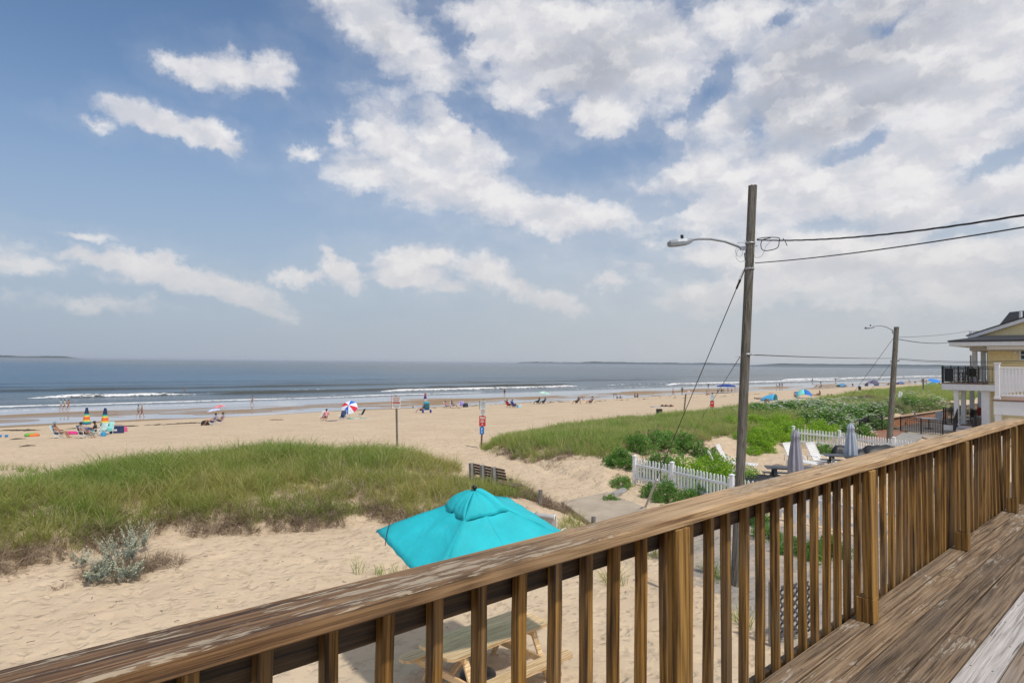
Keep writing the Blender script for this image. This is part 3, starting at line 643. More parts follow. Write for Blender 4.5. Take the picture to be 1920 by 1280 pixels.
for e in (-.62, .62):
    MB().box(e-.06, e-.022, -.77, .77, .325, .412, None, .004).build('cross_beam', M['pine'], pt); MB().box(e-.06, e-.022, -.33, .33, .63, .713, None, .004).build('table_cleat', M['pine'], pt)
    m2 = MB(); m2.bar((e-.02, 0, .37), (e*.25, 0, .70), .07, .036, .004); m2.build('brace', M['pine'], pt)

ub = Vector(hit(897, 1187, .75)); um = empty('patio_umbrella', (0,0,0), 0, 'turquoise square market umbrella open over the pine picnic table', 'umbrella')
APEX = Vector((6.03, 6.76, 2.60)); CORN = [Vector((4.83, 6.10, 1.77)), Vector((6.85, 5.48, 2.02)), Vector((7.44, 7.52, 2.27)), Vector((5.42, 8.13, 2.0))]
mb = MB(); J = Vector((ub.x, ub.y, 1.30)); axu = (APEX-J).normalized()
mb.tube([(ub.x, ub.y, .24), (ub.x, ub.y, 1.22)], .019, 10); mb.build('pole', M['cable'], um)
MB().tube([(ub.x, ub.y, 1.10), (ub.x, ub.y, 1.14), (ub.x, ub.y, 1.24), J], [.02, .030, .030, .021], 10).build('tilt_joint', M['black'], um)
MB().tube([J, APEX+axu*.0], .018, 10).build('upper_pole', M['cable'], um)
MB().lathe([(.0,0),(.012,0),(.018,.012),(.012,.03),(.03,.045),(.036,.065),(.028,.088),(0,.098)], 12, (0,0,0), Matrix.Translation(APEX+axu*.05) @ axu.to_track_quat('Z','Y').to_matrix().to_4x4()).build('finial', M['black'], um)
MB().lathe([(0,.0),(.235,.0),(.245,.02),(.235,.05),(.17,.075),(.06,.10),(.05,.13),(0,.13)], 28, (ub.x, ub.y, .19)).build('base', M['black'], um)
MB().tube([(ub.x, ub.y, .30), (ub.x, ub.y, .56)], .028, 12).build('base_tube', M['steel'], um)
kb = MB(); kb.tube([(ub.x, ub.y, .53), (ub.x-.07, ub.y-.03, .53)], .012, 8); kb.build('clamp_knob', M['black'], um)
# canopy: four panels, each with a middle seam, slightly sagging between ribs
sd = 0; seams = MB()
Cn = len(CORN)
for i in range(4):
    a, b_ = CORN[i], CORN[(i+1) % 4]; N = 14; Mq = 12; rows_ = []
    for r in range(N+1):
        f = r/N; row = []
        for c_ in range(Mq+1):
            h = c_/Mq; rim = a.lerp(b_, h); p = APEX.lerp(rim, f)
            seam = 1-abs(2*h-1); sag = .055*math.sin(PI*min(1,f*1.0))*(abs(math.sin(2*PI*h)))**.8
            p = p-Vector((0,0,1))*(sag*.8) - axu*(.035*f*(1-f)*4*0)
            p = p+Vector((0,0,.012*math.sin(PI*f)))
            p = p+Vector((0,0,.0035*math.sin(h*31+f*7+i)*f + .003*math.sin(f*26+h*9)))
            if r == N: p = p-Vector((0,0,.012*math.sin(h*PI*6)**2))
            row.append(tuple(p))
        rows_.append(row)
    m2 = MB(); m2.grid(rows_); solid(m2.build('canopy_panel', M['teal'], um), .0015)
    seams.tube([Vector(rows_[r][0])+Vector((0,0,.003)) for r in range(N+1)], .004, 5); seams.tube([Vector(rows_[r][Mq//2])+Vector((0,0,.002)) for r in range(N+1)], .003, 5)
seams.build('seam', M['teal'], um)
for i in range(4):
    MB().tube([APEX-axu*.06, APEX.lerp(CORN[i], .5)-Vector((0,0,.01)), CORN[i]-Vector((0,0,.02))], .008, 6).build('rib', M['black'], um)
    MB().tube([APEX-axu*.75, APEX.lerp(CORN[i], .55)-Vector((0,0,.03))], .007, 6).build('strut', M['black'], um)
# gathered vent cap on top
rows_ = []; N = 12; K = 72
for r in range(N+1):
    f = r/N; row = []
    for k in range(K+1):
        t_ = k/K*4; i = int(t_) % 4; h = t_-int(t_); rim = CORN[i].lerp(CORN[(i+1) % 4], h)
        gth = (abs(math.sin(k/K*PI*11+.5*math.sin(k*.7)))-.5)*1.1+.35*math.sin(k/K*2*PI*17+2+f*2)
        dr = .30+.008*math.sin(k/K*2*PI*9)
        p = APEX.lerp(rim, f*dr)+axu*(.045*(1-f)**.5+.03*math.sin(PI*f)+.030)+axu*gth*(.004+.034*math.sin(PI*min(1,f*.85))**1.1)
        if f > .8: p = p-axu*(.03*(f-.8)/.2)
        row.append(tuple(p))
    rows_.append(row)
m2 = MB(); m2.grid(rows_); solid(m2.build('vent_cap', M['teal'], um), .0015)
for i in (3,): 
    p = APEX.lerp(CORN[i], .86)+Vector((0,0,.025)); q = CORN[i].lerp(CORN[0], .20)+Vector((0,0,.006))
    MB().tube([p, p.lerp(q,.5)+Vector((0,0,.015)), q, q+Vector((-.02,-.02,-.06))], .006, 6).build('tie_strap', M['cable'], um)

# sling chair behind the umbrella
def tubes(mb, pls, r=.012, n=6):
    for p in pls: mb.tube(p, r, n)
    return mb
cp = hit(1031, 961, .98)
sc_ = empty('sling_chair', (cp[0], cp[1], 0), TH-R_(28)-PI/2, 'grey mesh sling patio chair beside the turquoise umbrella, its back showing', 'chair')
rows_ = [[(x, y, z_) for x in np.linspace(-.25, .25, 5)] for y, z_ in ((-.34,.93),(-.33,.99),(-.29,1.02),(-.25,.99),(-.23,.88),(-.20,.70),(-.17,.52),(-.12,.43),(0,.41),(.2,.43),(.27,.41))]
mb = MB(); mb.grid(rows_); solid(mb.build('sling', M['sling'], sc_), .006)
mb = MB(); tubes(mb, [[(s_*.26, y, z_) for y, z_ in ((-.34,.93),(-.33,.99),(-.29,1.025),(-.25,.99),(-.22,.85),(-.17,.52),(-.12,.43),(.27,.42))] for s_ in (-1, 1)]+[[(s_*.27, -.17, .62), (s_*.30, .22, .64), (s_*.28, .26, .0)] for s_ in (-1,1)]+[[(s_*.27, -.12, .43), (s_*.27, -.3, 0)] for s_ in (-1,1)]); mb.build('frame', M['plastic'], sc_)

# ============================================================ utility poles, lamps, wires
def lamp_arm(parent, P, dirv, L, rise, sc=1):
    """curved arm from P along dirv"""
    dv = Vector((dirv.x, dirv.y, 0)).normalized(); up = Vector((0,0,1))
    pts = [P, P+dv*.12*L+up*(.33*rise), P+dv*.35*L+up*(.78*rise), P+dv*.6*L+up*rise, P+dv*.82*L+up*(.98*rise), P+dv*L+up*(.80*rise)]
    MB().tube(pts, [.026,.026,.025,.024,.022,.021], 10).build('lamp_arm', M['lampgrey'], parent)
    e = pts[-1]; a = math.atan2(dv.y, dv.x); T = Matrix.Translation(e) @ Matrix.Rotation(a, 4, 'Z') @ Matrix.Rotation(R_(6), 4, 'Y')
    lh = MB(); rows_ = []
    for x, wy, z0, z1 in ((-.10,.035,-.03,.03),(-.06,.07,-.055,.045),(.02,.10,-.075,.055),(.22,.115,-.085,.05),(.36,.10,-.08,.035),(.40,.07,-.06,.01)):
        rows_.append([tuple(T @ Vector((x, y*wy, z_))) for y, z_ in ((-1,z0),(-1,z0*.2),(-.75,z1*.8),(0,z1),(.75,z1*.8),(1,z0*.2),(1,z0),(0,z0*1.05),(-1,z0))])
    lh.grid(rows_, False); lh.add(rows_[0][:8], [tuple(range(8))[::-1]]); lh.add(rows_[-1][:8], [tuple(range(8))]); h = lh.build('lamp_head', M['lampgrey'], parent)
    MB().tube([T @ Vector((.10,0,.05)), T @ Vector((.10,0,.10)), T @ Vector((.10,0,.13))], [.03,.034,.03], 8).build('photocell', M['black'], h)
def wire(pts_, r, name, parent, m_=None, sag=0):
    if len(pts_) == 2 and sag:
        a, b_ = Vector(pts_[0]), Vector(pts_[1]); pts_ = [a.lerp(b_, i/24)-Vector((0,0,sag*4*(i/24)*(1-i/24))) for i in range(25)]
    return MB().tube(pts_, r, 6).build(name, m_ or M['cable'], parent)
def pole_mesh(base, top, r0, r1, mt, parent, seed=1):
    n = 26; K = 20; rows_ = []; b_, t_ = Vector(base), Vector(top)
    for i in range(n+1):
        f = i/n; c = b_.lerp(t_, f); r = r0+(r1-r0)*f; row = []
        for k in range(K+1):
            a = 2*PI*(k % K)/K; rr = r*(1+.018*math.sin(a*5+seed+f*3)+.012*math.sin(a*9+f*11+seed)); z_ = (.012 if k % 3 else -.004)*(1 if i == n else 0)
            row.append((c.x+rr*math.cos(a), c.y+rr*math.sin(a), c.z+z_))
        rows_.append(row)
    m2 = MB(); m2.grid(rows_); m2.add(rows_[-1][:K]+[tuple(t_+Vector((0,0,.02)))], [(k, (k+1) % K, K) for k in range(K)]); return m2.build('pole_shaft', mt, parent)
pb = Vector(hit(1378, 1093, 0)); dp = depth_of(pb); ptop = atd(1411.5, 349, dp+.0)
up_ = empty('utility_pole', (0,0,0), 0, 'tall weathered wooden utility pole with a curved street lamp, nearest the deck', 'utility pole')
pole_mesh((pb.x, pb.y, -.2), ptop, .096, .086, M['pole'], up_)
on = lambda x, y, dd=0: atd(x, y, dp+dd)
left = Vector((-_R[0], -_R[1], 0)); armP = on(1394, 466)
lamp_arm(up_, on(1396, 468), (left+Vector((_F[0],_F[1],0))*.0), 1.16, .21)
MB().bar(on(1388, 466), on(1402, 464), .05, .07).build('lamp_bracket', M['lampgrey'], up_); MB().bar(on(1397,474), on(1399, 490), .03, .04).build('lamp_bracket', M['lampgrey'], up_)
for x, y in ((1405,452),(1412,462),(1404,490),(1406,492),(1391,455),(1404,514),(1388,668),(1411,665)): MB().tube([on(x-9, y, -.02), on(x+9, y-1, -.02)], .008, 6).build('bolt', M['steel'], up_)
for a, b_ in (((1395,456),(1418,456)),((1397,505),(1413,503)),((1390,664),(1410,664))): 
    p = (on(*a)+on(*b_))/2; MB().lathe([(.094,-.02),(.100,-.02),(.100,.02),(.094,.02)], 18, tuple(p)).build('strap_band', M['steel'], up_)
def bez(pts_, n=5):
    o_ = []; P_ = [pts_[0]]+list(pts_)+[pts_[-1]]
    for i in range(1, len(P_)-2):
        for k in range(n):
            t_ = k/n; a, b_, c, d_ = P_[i-1], P_[i], P_[i+1], P_[i+2]
            o_.append(.5*((2*b_)+(c-a)*t_+(2*a-5*b_+4*c-d_)*t_*t_+(3*b_-a-3*c+d_)*t_**3))
    return o_+[pts_[-1]]
wire(bez([on(1419,449),on(1424,447),on(1440,445),on(1460,446),on(1461,452),on(1457,465),on(1436,470),on(1428,466),on(1427,455),on(1432,449),on(1445,446)]), .009, 'cable_loop', up_)
wire(bez([on(1468,447),on(1472,452),on(1476,461)]), .008, 'cable_loop', up_)
wire(bez([on(1384,462),on(1379,470),on(1383,480),on(1391,479),on(1391,468),on(1384,468),on(1380,482),on(1388,491),on(1396,488)]), .003, 'cable_loop', up_)
wire(bez([on(1445,452),on(1436,462),on(1434,468),on(1428,480),on(1418,483),on(1414,478)]), .003, 'cable_loop', up_)
def thing_wire(name, pts_, r, label, sag=0, m_=None):
    o = wire(pts_, r, name, None, m_, sag); return tag(o, label, 'cable' if 'guy' not in name else 'guy wire')
def twisted(a, b_, sag, r, tw):
    a, b_ = Vector(a), Vector(b_); n = 120; axd = (b_-a).normalized(); s1 = axd.cross(Vector((0,0,1))).normalized(); s2 = s1.cross(axd); m2 = MB()
    for ph in (0, 2.1, 4.2):
        m2.tube([a.lerp(b_, i/n)-Vector((0,0,sag*4*(i/n)*(1-i/n)))+(s1*math.cos(i/n*tw+ph)+s2*math.sin(i/n*tw+ph))*r*1.1 for i in range(n+1)], r, 5)
    return m2
o = twisted(on(1420,450), atd(1925, 402.5, 7.6), .10, .007, 34).build('service_cable', M['cable']); tag(o, 'thick twisted black service cable, uppermost on the nearest pole', 'cable')
thing_wire('telephone_cable', [on(1416,493), atd(1925,425,7.6)], .009, 'straight thin cable leaving the nearest pole just below the lamp', .05)
gA = G(1208, 953); gtop = on(1396, 505)
gy = empty('guy_wire', (0,0,0), 0, 'guy wire from the nearest pole to the concrete pad, with pale guard tube', 'guy wire')
wire([gtop, Vector(gA)], .009, 'wire', gy)
gl = (Vector(gtop)-Vector(gA)); f0 = (885-953)/(505-953)*.9
MB().tube([Vector(gA)+gl*.0+Vector((.03,0,0)), Vector(gA)+gl*.17+Vector((.03,0,0))], .036, 8).build('guard', M['guard'], gy)
MB().tube([gtop-gl*.03, gtop-gl*.055], .022, 8).build('strain_clamp', M['black'], gy)
wire([on(1396,507), on(1388,530), on(1384,526), on(1394,505)], .003, 'loose_strand', gy)
gB = G(1312, 792); thing_wire('guy_wire', [on(1388,668), gB+Vector((0,0,.1))], .007, 'thin guy wire from the nearest pole down to the dune grass')
p2b = Vector((40.2, 11.9, 0)); d2 = depth_of(p2b); on2 = lambda x, y: atd(x, y, d2)
up2 = empty('utility_pole', (0,0,0), 0, 'second utility pole with street lamp, beside the white picket fence further along', 'utility pole')
q2 = on2(1667, 838); pole_mesh((q2.x, q2.y, 0), on2(1681, 613), .155, .125, M['pole'], up2, 4)
lamp_arm(up2, on2(1677, 622), left, 1.18, .32)
MB().bar(on2(1675,620), on2(1679,626), .06, .2).build('lamp_bracket', M['lampgrey'], up2); MB().bar(on2(1670,677), on2(1686,676), .05, .08).build('cross_clamp', M['lampgrey'], up2)
o = thing_wire('cable', [on(1411,665), on2(1674,671.5)], .010, 'level cable strung between the two utility poles', .03)
o = thing_wire('cable', [on2(1685,672), atd(1925,675.5,26)], .012, 'upper level cable from the second pole towards the yellow house', .1)
o = thing_wire('cable', [on2(1685,674), atd(1925,679,26)], .008, 'lower level cable from the second pole towards the yellow house', .1)
thing_wire('cable', [on2(1686,632), atd(1818,620,52)], .010, 'thin cable from the second pole up to the white rooftop balustrade', .1)
o = twisted(on2(1686,636), atd(1779,642,50), .12, .010, 30).build('service_cable', M['cable']); tag(o, 'twisted black service cable from the second pole to the yellow house eave', 'cable')
g2 = G(1556, 797); t2 = Vector(on2(1675,634)); gy2 = empty('guy_wire', (0,0,0), 0, 'guy wire of the second pole with pale guard in the white flowers', 'guy wire')
wire([t2, g2], .010, 'wire', gy2); MB().tube([g2, g2.lerp(t2, .28)], .045, 8).build('guard', M['guard'], gy2)
thing_wire('guy_wire', [on2(1673,677), G(1604,770)], .009, 'shorter lower guy wire of the second pole')

# ============================================================ fences, slab, bench, signs
def picket_fence(pts_, label, h=.95, post_at=None, pw=.075, gap=.075, z0=None, group='white picket fences'):
    f = empty('picket_fence', (0,0,0), 0, label, 'fence', group)
    pmesh = None
    for i in range(len(pts_)-1):
        a, b_ = Vector((*pts_[i], 0)), Vector((*pts_[i+1], 0)); L = (b_-a).length; dr = (b_-a).normalized(); an = math.atan2(dr.y, dr.x)
        za, zb = (tz(a.x, a.y), tz(b_.x, b_.y)) if z0 is None else (z0, z0)
        if pmesh is None:
            x = pw/2; m2 = MB(); o_ = [(-x, .06), (x, .06), (x, h-.09), (.022, h-.02), (.0, h), (-.022, h-.02), (-x, h-.09)]
            m2.add([(p[0], -.011, p[1]) for p in o_]+[(p[0], .011, p[1]) for p in o_], [tuple(range(7)), tuple(range(13, 6, -1))]+[((j+1) % 7, j, j+7, (j+1) % 7+7) for j in range(7)])
            pmesh = m2.mesh('picket', M['whitewood'])
        n = int(L/(pw+gap))
        for k in range(n):
            s_ = (k+.75)/n*L
            if s_ > L-.08: continue
            p = a+dr*s_; o = link('picket', pmesh, f, (p.x-dr.y*.035, p.y+dr.x*.035, za+(zb-za)*s_/L+random.uniform(-.008,.008)), (random.uniform(-.01,.01), random.uniform(-.012,.012), an))
        for hh_ in (.25, .70):
            m2 = MB(); m2.bar((a.x, a.y, za+hh_), (b_.x, b_.y, zb+hh_), .036, .085, .004); m2.build('fence_rail', M['whitewood'], f)
    for p in pts_:
        zz = tz(*p) if z0 is None else z0
        m2 = MB(); m2.box(-.06, .06, -.06, .06, zz-.1, zz+h+.06, None, .008); m2.box(-.075, .075, -.075, .075, zz+h+.061, zz+h+.085, None, .005); m2.add([(-.06,-.06,zz+h+.086),(.06,-.06,zz+h+.086),(.06,.06,zz+h+.086),(-.06,.06,zz+h+.086),(0,0,zz+h+.125)], [(0,1,4),(1,2,4),(2,3,4),(3,0,4)])
        m2.build('fence_post', M['whitewood'], f, (p[0], p[1], 0))
    return f
f1 = [hxy(1190,907), hxy(1258,870+51,0) if False else (20.35, 12.75), (19.45, 10.1), (19.05, 8.0), (18.75, 5.9), (18.5, 3.8), (18.3, 1.7)]
picket_fence(f1, 'white picket fence overgrown with roses between the street end and the neighbour yard')
picket_fence([(36.9, 15.6), hxy(1574,808,1.0), hxy(1676,821,1.0), (33.7, 6.5)], 'white picket fence across the far side of the neighbour yard, behind the grey umbrella')

# sandy concrete slab at the end of the street with a raised edge
def slab(pts_, z0, z1, name, mt, label=None, cat=None, kind=None, bevel=.02):
    m2 = MB(); n = len(pts_); c = Vector((sum(p[0] for p in pts_)/n, sum(p[1] for p in pts_)/n))
    inn = [tuple(Vector(p).lerp(c, .015)) for p in pts_]
    m2.add([(*p, z0) for p in pts_]+[(*p, z1-bevel) for p in pts_]+[(*p, z1) for p in inn], [tuple(range(2*n, 3*n))]+[(i, (i+1) % n, (i+1) % n+n, i+n) for i in range(n)]+[(i+n, (i+1) % n+n, (i+1) % n+2*n, i+2*n) for i in range(n)])
    o = m2.build(name, mt); return tag(o, label, cat, None, kind)
sl_p = [hxy(1052,940,.12), hxy(1108,980,.12), hxy(1150,1008,.12), hxy(1260,975,.12), hxy(1196,945,.12), hxy(1137,922,.12)]
slab(sl_p, -.3, .13, 'concrete_pad', M['slab'], 'sand-covered concrete pad at the end of the beach path', 'slab')
slab([hxy(1132,928,.05), hxy(1140,935,.05), hxy(1177,918,.05), hxy(1170,912,.05)], -.2, .05, 'kerb_stone', M['concrete'], 'short concrete step between the pad and the fence', 'kerb')

def bench(k_=.82):
    b_ = empty('park_bench', (0,0,0), 0, 'bench with brown slats and three grey concrete supports facing the beach path', 'bench')
    p0 = Vector(hit(889, 872, 1.02)); p1 = Vector(hit(928, 884, .95)); dr = (p1-p0); dr.z = 0; L = 1.75; dr.normalize()
    nv = Vector((-dr.y, dr.x, 0)); nv = nv if nv.dot(Vector((_F[0], _F[1], 0))) > 0 else -nv      # front side, away from the camera
    c = p0; z0 = tz(p0.x, p0.y)-.05
    T = Matrix.Translation((c.x, c.y, z0)) @ Matrix((dr, nv, Vector((0,0,1)))).transposed().to_4x4() @ Matrix.Diagonal((.93, .9, k_, 1))
    for x in (.0, .62, 1.24):
        m2 = MB(); m2.cur = 0; o_ = [(-.16,0),(-.02,0),(.02,.42),(.10,.42) if False else (.02,.5),(-.08,1.0),(-.20,.98),(-.18,.5)]
        m2.add([T @ Vector((x-.06, y, z_)) for y, z_ in o_]+[T @ Vector((x+.06, y, z_)) for y, z_ in o_], [tuple(range(7)), tuple(range(13,6,-1))]+[((j+1) % 7, j, j+7, (j+1) % 7+7) for j in range(7)])
        m2.box(x-.06, x+.06, -.02, .42, 0, .36, T, .02); m2.build('concrete_support', M['concrete'], b_)
    for k in range(4):
        m2 = MB(); y = .0-.055*k*.6; z_ = .54+.115*k; m2.box(.03, 1.75, y+.01, y+.05, z_, z_+.085, T, .006); m2.build('back_slat', M['benchwood'], b_)
    for k in range(3):
        m2 = MB(); m2.box(.03, 2.15, .04+.13*k, .04+.13*k+.115, .362, .40, T, .006); m2.build('seat_slat', M['benchwood'], b_)
bench()
for x, y, h, lab in ((957, 930, .62, 'short grey wooden post at the grass edge beside the bench'), (1012, 962, .72, 'short grey wooden post in the grass above the turquoise umbrella'), (1112, 990, .35, 'short grey wooden stub by the corner of the concrete pad')):
    q = hit(x, y, .05); tag(MB().tube([(q[0], q[1], -.1), (q[0]+.02, q[1], h)], [.065,.06], 10).build('wooden_post', M['greywood'], None), lab, 'post', 'short posts along the grass')
q = hit(1240, 1100, 0); tag(MB().tube([(q[0], q[1], -.1), (q[0], q[1]+.03, .95)], .045, 10).build('wooden_post', M['greywood']), 'thin grey stake at the edge of the street end, seen through the railing', 'post', 'short posts along the grass')
# lattice gate with post under the deck end
q = Vector(hit(1448, 1208, 0)); q2_ = Vector(hit(1530, 1190, 0)); lt = empty('lattice_panel', (0,0,0), 0, 'dark diagonal lattice panel with grey post below the railing', 'lattice')
MB().box(q.x-.045, q.x+.045, q.y-.045, q.y+.045, -.1, .98, None, .006).build('post', M['greywood'], lt)
dr = (q2_-q); dr.z = 0; L = dr.length; dr.normalize(); m2 = MB()
for k in range(-7, 12):
    for s_ in (1, -1):
        x0 = k*.13; pa = None; pts_ = []
        for t_ in np.linspace(0, .8, 17):
            xx = x0+s_*t_ + (0 if s_ > 0 else .2)
            if .05 < xx < L: pts_.append(q+dr*xx+Vector((-dr.y, dr.x, 0))*.012*s_+Vector((0,0,.08+t_)))
        if len(pts_) > 1: m2.bar(pts_[0], pts_[-1], .008, .034)
m2.build('lattice', M['darkgrey'], lt)

def sign(post, label, boards, h, w_=.10, round_=False, tilt=(0,0), mt='greywood', extra=None):
    s_ = empty('sign_post', (post[0], post[1], 0), TH-PI/2, label, 'sign'); z0 = tz(post[0], post[1])
    if round_: MB().tube([(0,0,z0-.2),(tilt[0], tilt[1], z0+h)], w_/2, 10).build('post', M[mt], s_)
    else: 
        m2 = MB(); m2.bar((0,0,z0-.2),(tilt[0], tilt[1], z0+h), w_, w_, .005, (0,1,0)); m2.build('post', M[mt], s_)
    for bw, za, zb, colr, rows_ in boards:
        cx = tilt[0]*(za+zb)/2/h; yy = -w_/2-.012
        m2 = MB(); m2.box(cx-bw/2, cx+bw/2, yy-.004, yy, z0+za, z0+zb, None, .001); bd = m2.build('sign_board', colr, s_)
        k = 0
        for (fz0, fz1, cc, fw) in rows_:
            m3 = MB(); zA = z0+za+(zb-za)*fz0; zB = z0+za+(zb-za)*fz1
            if fw < 0: m3.box(cx-bw*(-fw)/2, cx+bw*(-fw)/2, yy-.0065, yy-.0045, zA, zB)
            else:
                x = cx-bw*fw/2
                while x < cx+bw*fw/2-.01:
                    l_ = random.uniform(.02, .07); m3.box(x, min(x+l_, cx+bw*fw/2), yy-.0065, yy-.0045, zA, zB); x += l_+.014
            m3.build('print', cc, bd)
    return s_
M['signw'] = plain('sign_white', (.66,.66,.64), .5, .08); M['signr'] = plain('sign_red', (.52,.025,.03), .5, .06); M['signb'] = plain('sign_blue', (.02,.17,.52), .5, .06)
M['ink'] = plain('ink_dark', (.14,.11,.13), .6); M['inkr'] = plain('ink_red', (.40,.035,.04), .6); M['signlb'] = plain('sign_pale', (.50,.60,.62), .5, .08)
p1 = hit(745, 840, -.2); p1 = (float(p1[0]), float(p1[1]))
sg = sign(p1, 'white notice with red band on a tall weathered post behind the left dune', [(.46, 1.95, 2.56, M['signw'], [(.86,.93,M['ink'],.8),(.74,.81,M['inkr'],.8),(.64,.70,M['ink'],.6),(.44,.58,M['inkr'],-.86),(.32,.38,M['ink'],.8),(.20,.26,M['ink'],.84),(.08,.14,M['ink'],.6)])], 2.62, .11, True, (-.10, 0), 'pole')
MB().box(-.10-.24, -.10+.24, -.064, -.060, tz(*p1)+1.93, tz(*p1)+2.58).build('sign_frame', M['inkr'], sg)
q = hit(902, 838, 0); sg = sign((q[0], q[1]), 'post at the path mouth with pale, red and blue notices', [(.27, 2.02, 2.46, M['signlb'], [(.80,.88,M['inkr'],.8),(.66,.72,M['ink'],.7),(.52,.57,M['ink'],.7),(.38,.44,M['inkr'],.7),(.2,.25,M['ink'],.7)]),
     (.27, 1.70, 2.01, M['signw'], [(.7,.85,M['inkr'],.7),(.5,.6,M['ink'],.8),(.2,.35,M['ink'],.7)]),
     (.33, 1.13, 1.66, M['signr'], [(.72,.90,M['signw'],.72),(.52,.60,M['signw'],.5),(.38,.46,M['signw'],.6),(.12,.28,M['signw'],.18)]), (.23, .72, 1.11, M['signb'], [(.6,.8,M['signw'],.3),(.4,.5,M['signw'],.25),(.18,.28,M['signw'],.35)])], 2.5, .09, False, (.10, 0), 'benchwood')
MB().box(-.11, -.09, -.02, .02, tz(q[0],q[1])+2.0, tz(q[0],q[1])+2.44).build('sign_edge', M['black'], sg)
q = hit(1281, 781, .0); sign((q[0], q[1]), 'bare leaning grey sign post behind the right dune, next to the dark bin', [], 2.0, .13, True, (.22, 0), 'pole')
q = hit(1334, 777, .2); sign((q[0], q[1]), 'further sign post with red and blue notices near the nearest pole', [(.28,1.45,1.95,M['signlb'],[(.6,.7,M['ink'],.6)]),(.33,.85,1.42,M['signr'],[(.6,.75,M['signw'],.6)]),(.3,.35,.84,M['signb'],[(.5,.65,M['signw'],.3)])], 2.1, .10, False, (.07,0), 'benchwood')
tb = G(1236, 784); mb = MB(); mb.lathe([(0,0),(.25,0),(.26,.05),(.26,.36),(.28,.37),(.28,.42),(.26,.42),(.26,.72),(.28,.74),(.28,.78),(.25,.78),(.24,.72),(.23,.2),(0,.2)], 20, tuple(tb)); tag(mb.build('trash_bin', M['black']), 'black rubbish bin on the sand just behind the right dune', 'bin')

# small posts along the far edge of the grass
for i, (x, y, hp) in enumerate([(1573,752,7),(1588,750,8),(1605,747,8),(1620,742,7),(1635,741,7),(1648,740,6.5),(1662,740,6.5),(1691,738,5),(1696,738,7.5),(1720,739,9),(1725,739,6),(1743,737,8),(1752,735.5,8.5),(1760,734.5,8),(1764,734,5),(1722,0,0)]):
    if not hp: continue
    q = G(x, y); k = depth_of(q)/FPX; tag(MB().tube([q-Vector((0,0,.2)), q+Vector((.12*(i % 3-1), .05, hp*k))], .055*max(1, k*12), 6).build('fence_stake', M['greywood']), ('short dark stake, number '+['one','two','three','four','five','six','seven','eight','nine','ten','eleven','twelve','thirteen','fourteen','fifteen'][i]+' from the left along the far dune edge'), 'post', 'stakes along the far dune edge')
q = G(1731.5, 739); k = depth_of(q)/FPX; tag(MB().tube([q, q+Vector((0,0,29*k))], .11, 8).build('wooden_post', M['greywood']), 'taller brown post in the row of stakes, near the yellow house', 'post')
q = G(1685, 757); k = depth_of(q)/FPX; m2 = MB(); m2.bar(q, q+Vector((.35,-.1,23*k)), .16, .30, .02); tag(m2.build('marker_post', M['whitewood']), 'white slanting marker board behind the second utility pole', 'marker')

# ============================================================ neighbour yard
def lounger(x, y, face, back, label, z0=None, dz=.32):
    P_ = hit(x, y, dz); l_ = empty('sun_lounger', (P_[0], P_[1], tz(P_[0], P_[1])), TH-R_(face)-PI/2, label, 'lounger', 'white plastic loungers in the neighbour yard')
    hgt = .32
    def slats(y0, y1, n, fz, w_=.29, nm='slat'):
        for k in range(n):
            a = y0+(y1-y0)*(k+.08)/n; b_ = y0+(y1-y0)*(k+.80)/n
            m2 = MB(); za, zb = fz(a), fz(b_)
            m2.add([(-w_,a,za),(w_,a,za),(w_,b_,zb),(-w_,b_,zb),(-w_,a,za-.018),(w_,a,za-.018),(w_,b_,zb-.018),(-w_,b_,zb-.018)], [(0,1,2,3),(7,6,5,4),(0,4,5,1),(1,5,6,2),(2,6,7,3),(3,7,4,0)]); m2.build(nm, M['plastic'], l_)
    bz = lambda a: hgt+math.tan(R_(back))*(-a-.0) if a < 0 else hgt
    bl = -.78*math.cos(R_(back))
    slats(bl, 0, 9, bz, .27, 'back_slat'); slats(.02, 1.15, 10, lambda a: hgt+.02*math.sin(a*3), .27, 'seat_slat')
    m2 = MB()
    for s_ in (-1, 1):
        m2.tube([(s_*.30, bl, bz(bl)), (s_*.30, bl*.5, bz(bl*.5)), (s_*.30, 0, hgt), (s_*.31, .5, hgt-.01), (s_*.30, 1.2, hgt-.02)], .028, 8)
        m2.tube([(s_*.31, -.28, hgt*.9), (s_*.34, -.25, .52), (s_*.34, .20, .50), (s_*.32, .36, hgt)], .022, 8)
        m2.tube([(s_*.31, -.12, hgt), (s_*.33, -.2, 0)], .030, 8); m2.tube([(s_*.30, 1.0, hgt), (s_*.32, 1.08, 0)], .030, 8)
    m2.tube([(-.30, bl, bz(bl)), (.30, bl, bz(bl))], .03, 8); m2.tube([(-.30, 1.2, hgt-.02), (.30, 1.2, hgt-.02)], .028, 8); m2.build('frame', M['plastic'], l_)
lounger(1362, 866, 118, 62, 'white slatted lounger left of the nearest pole, its back raised steeply')
lounger(1345, 882, 100, 66, 'white lounger closest to the bright green hedge, seen edge on')
lounger(1490, 862, 150, 62, 'white lounger just behind the nearer closed grey umbrella')
lounger(1533, 862, 146, 62, 'white lounger between the two closed grey umbrellas')
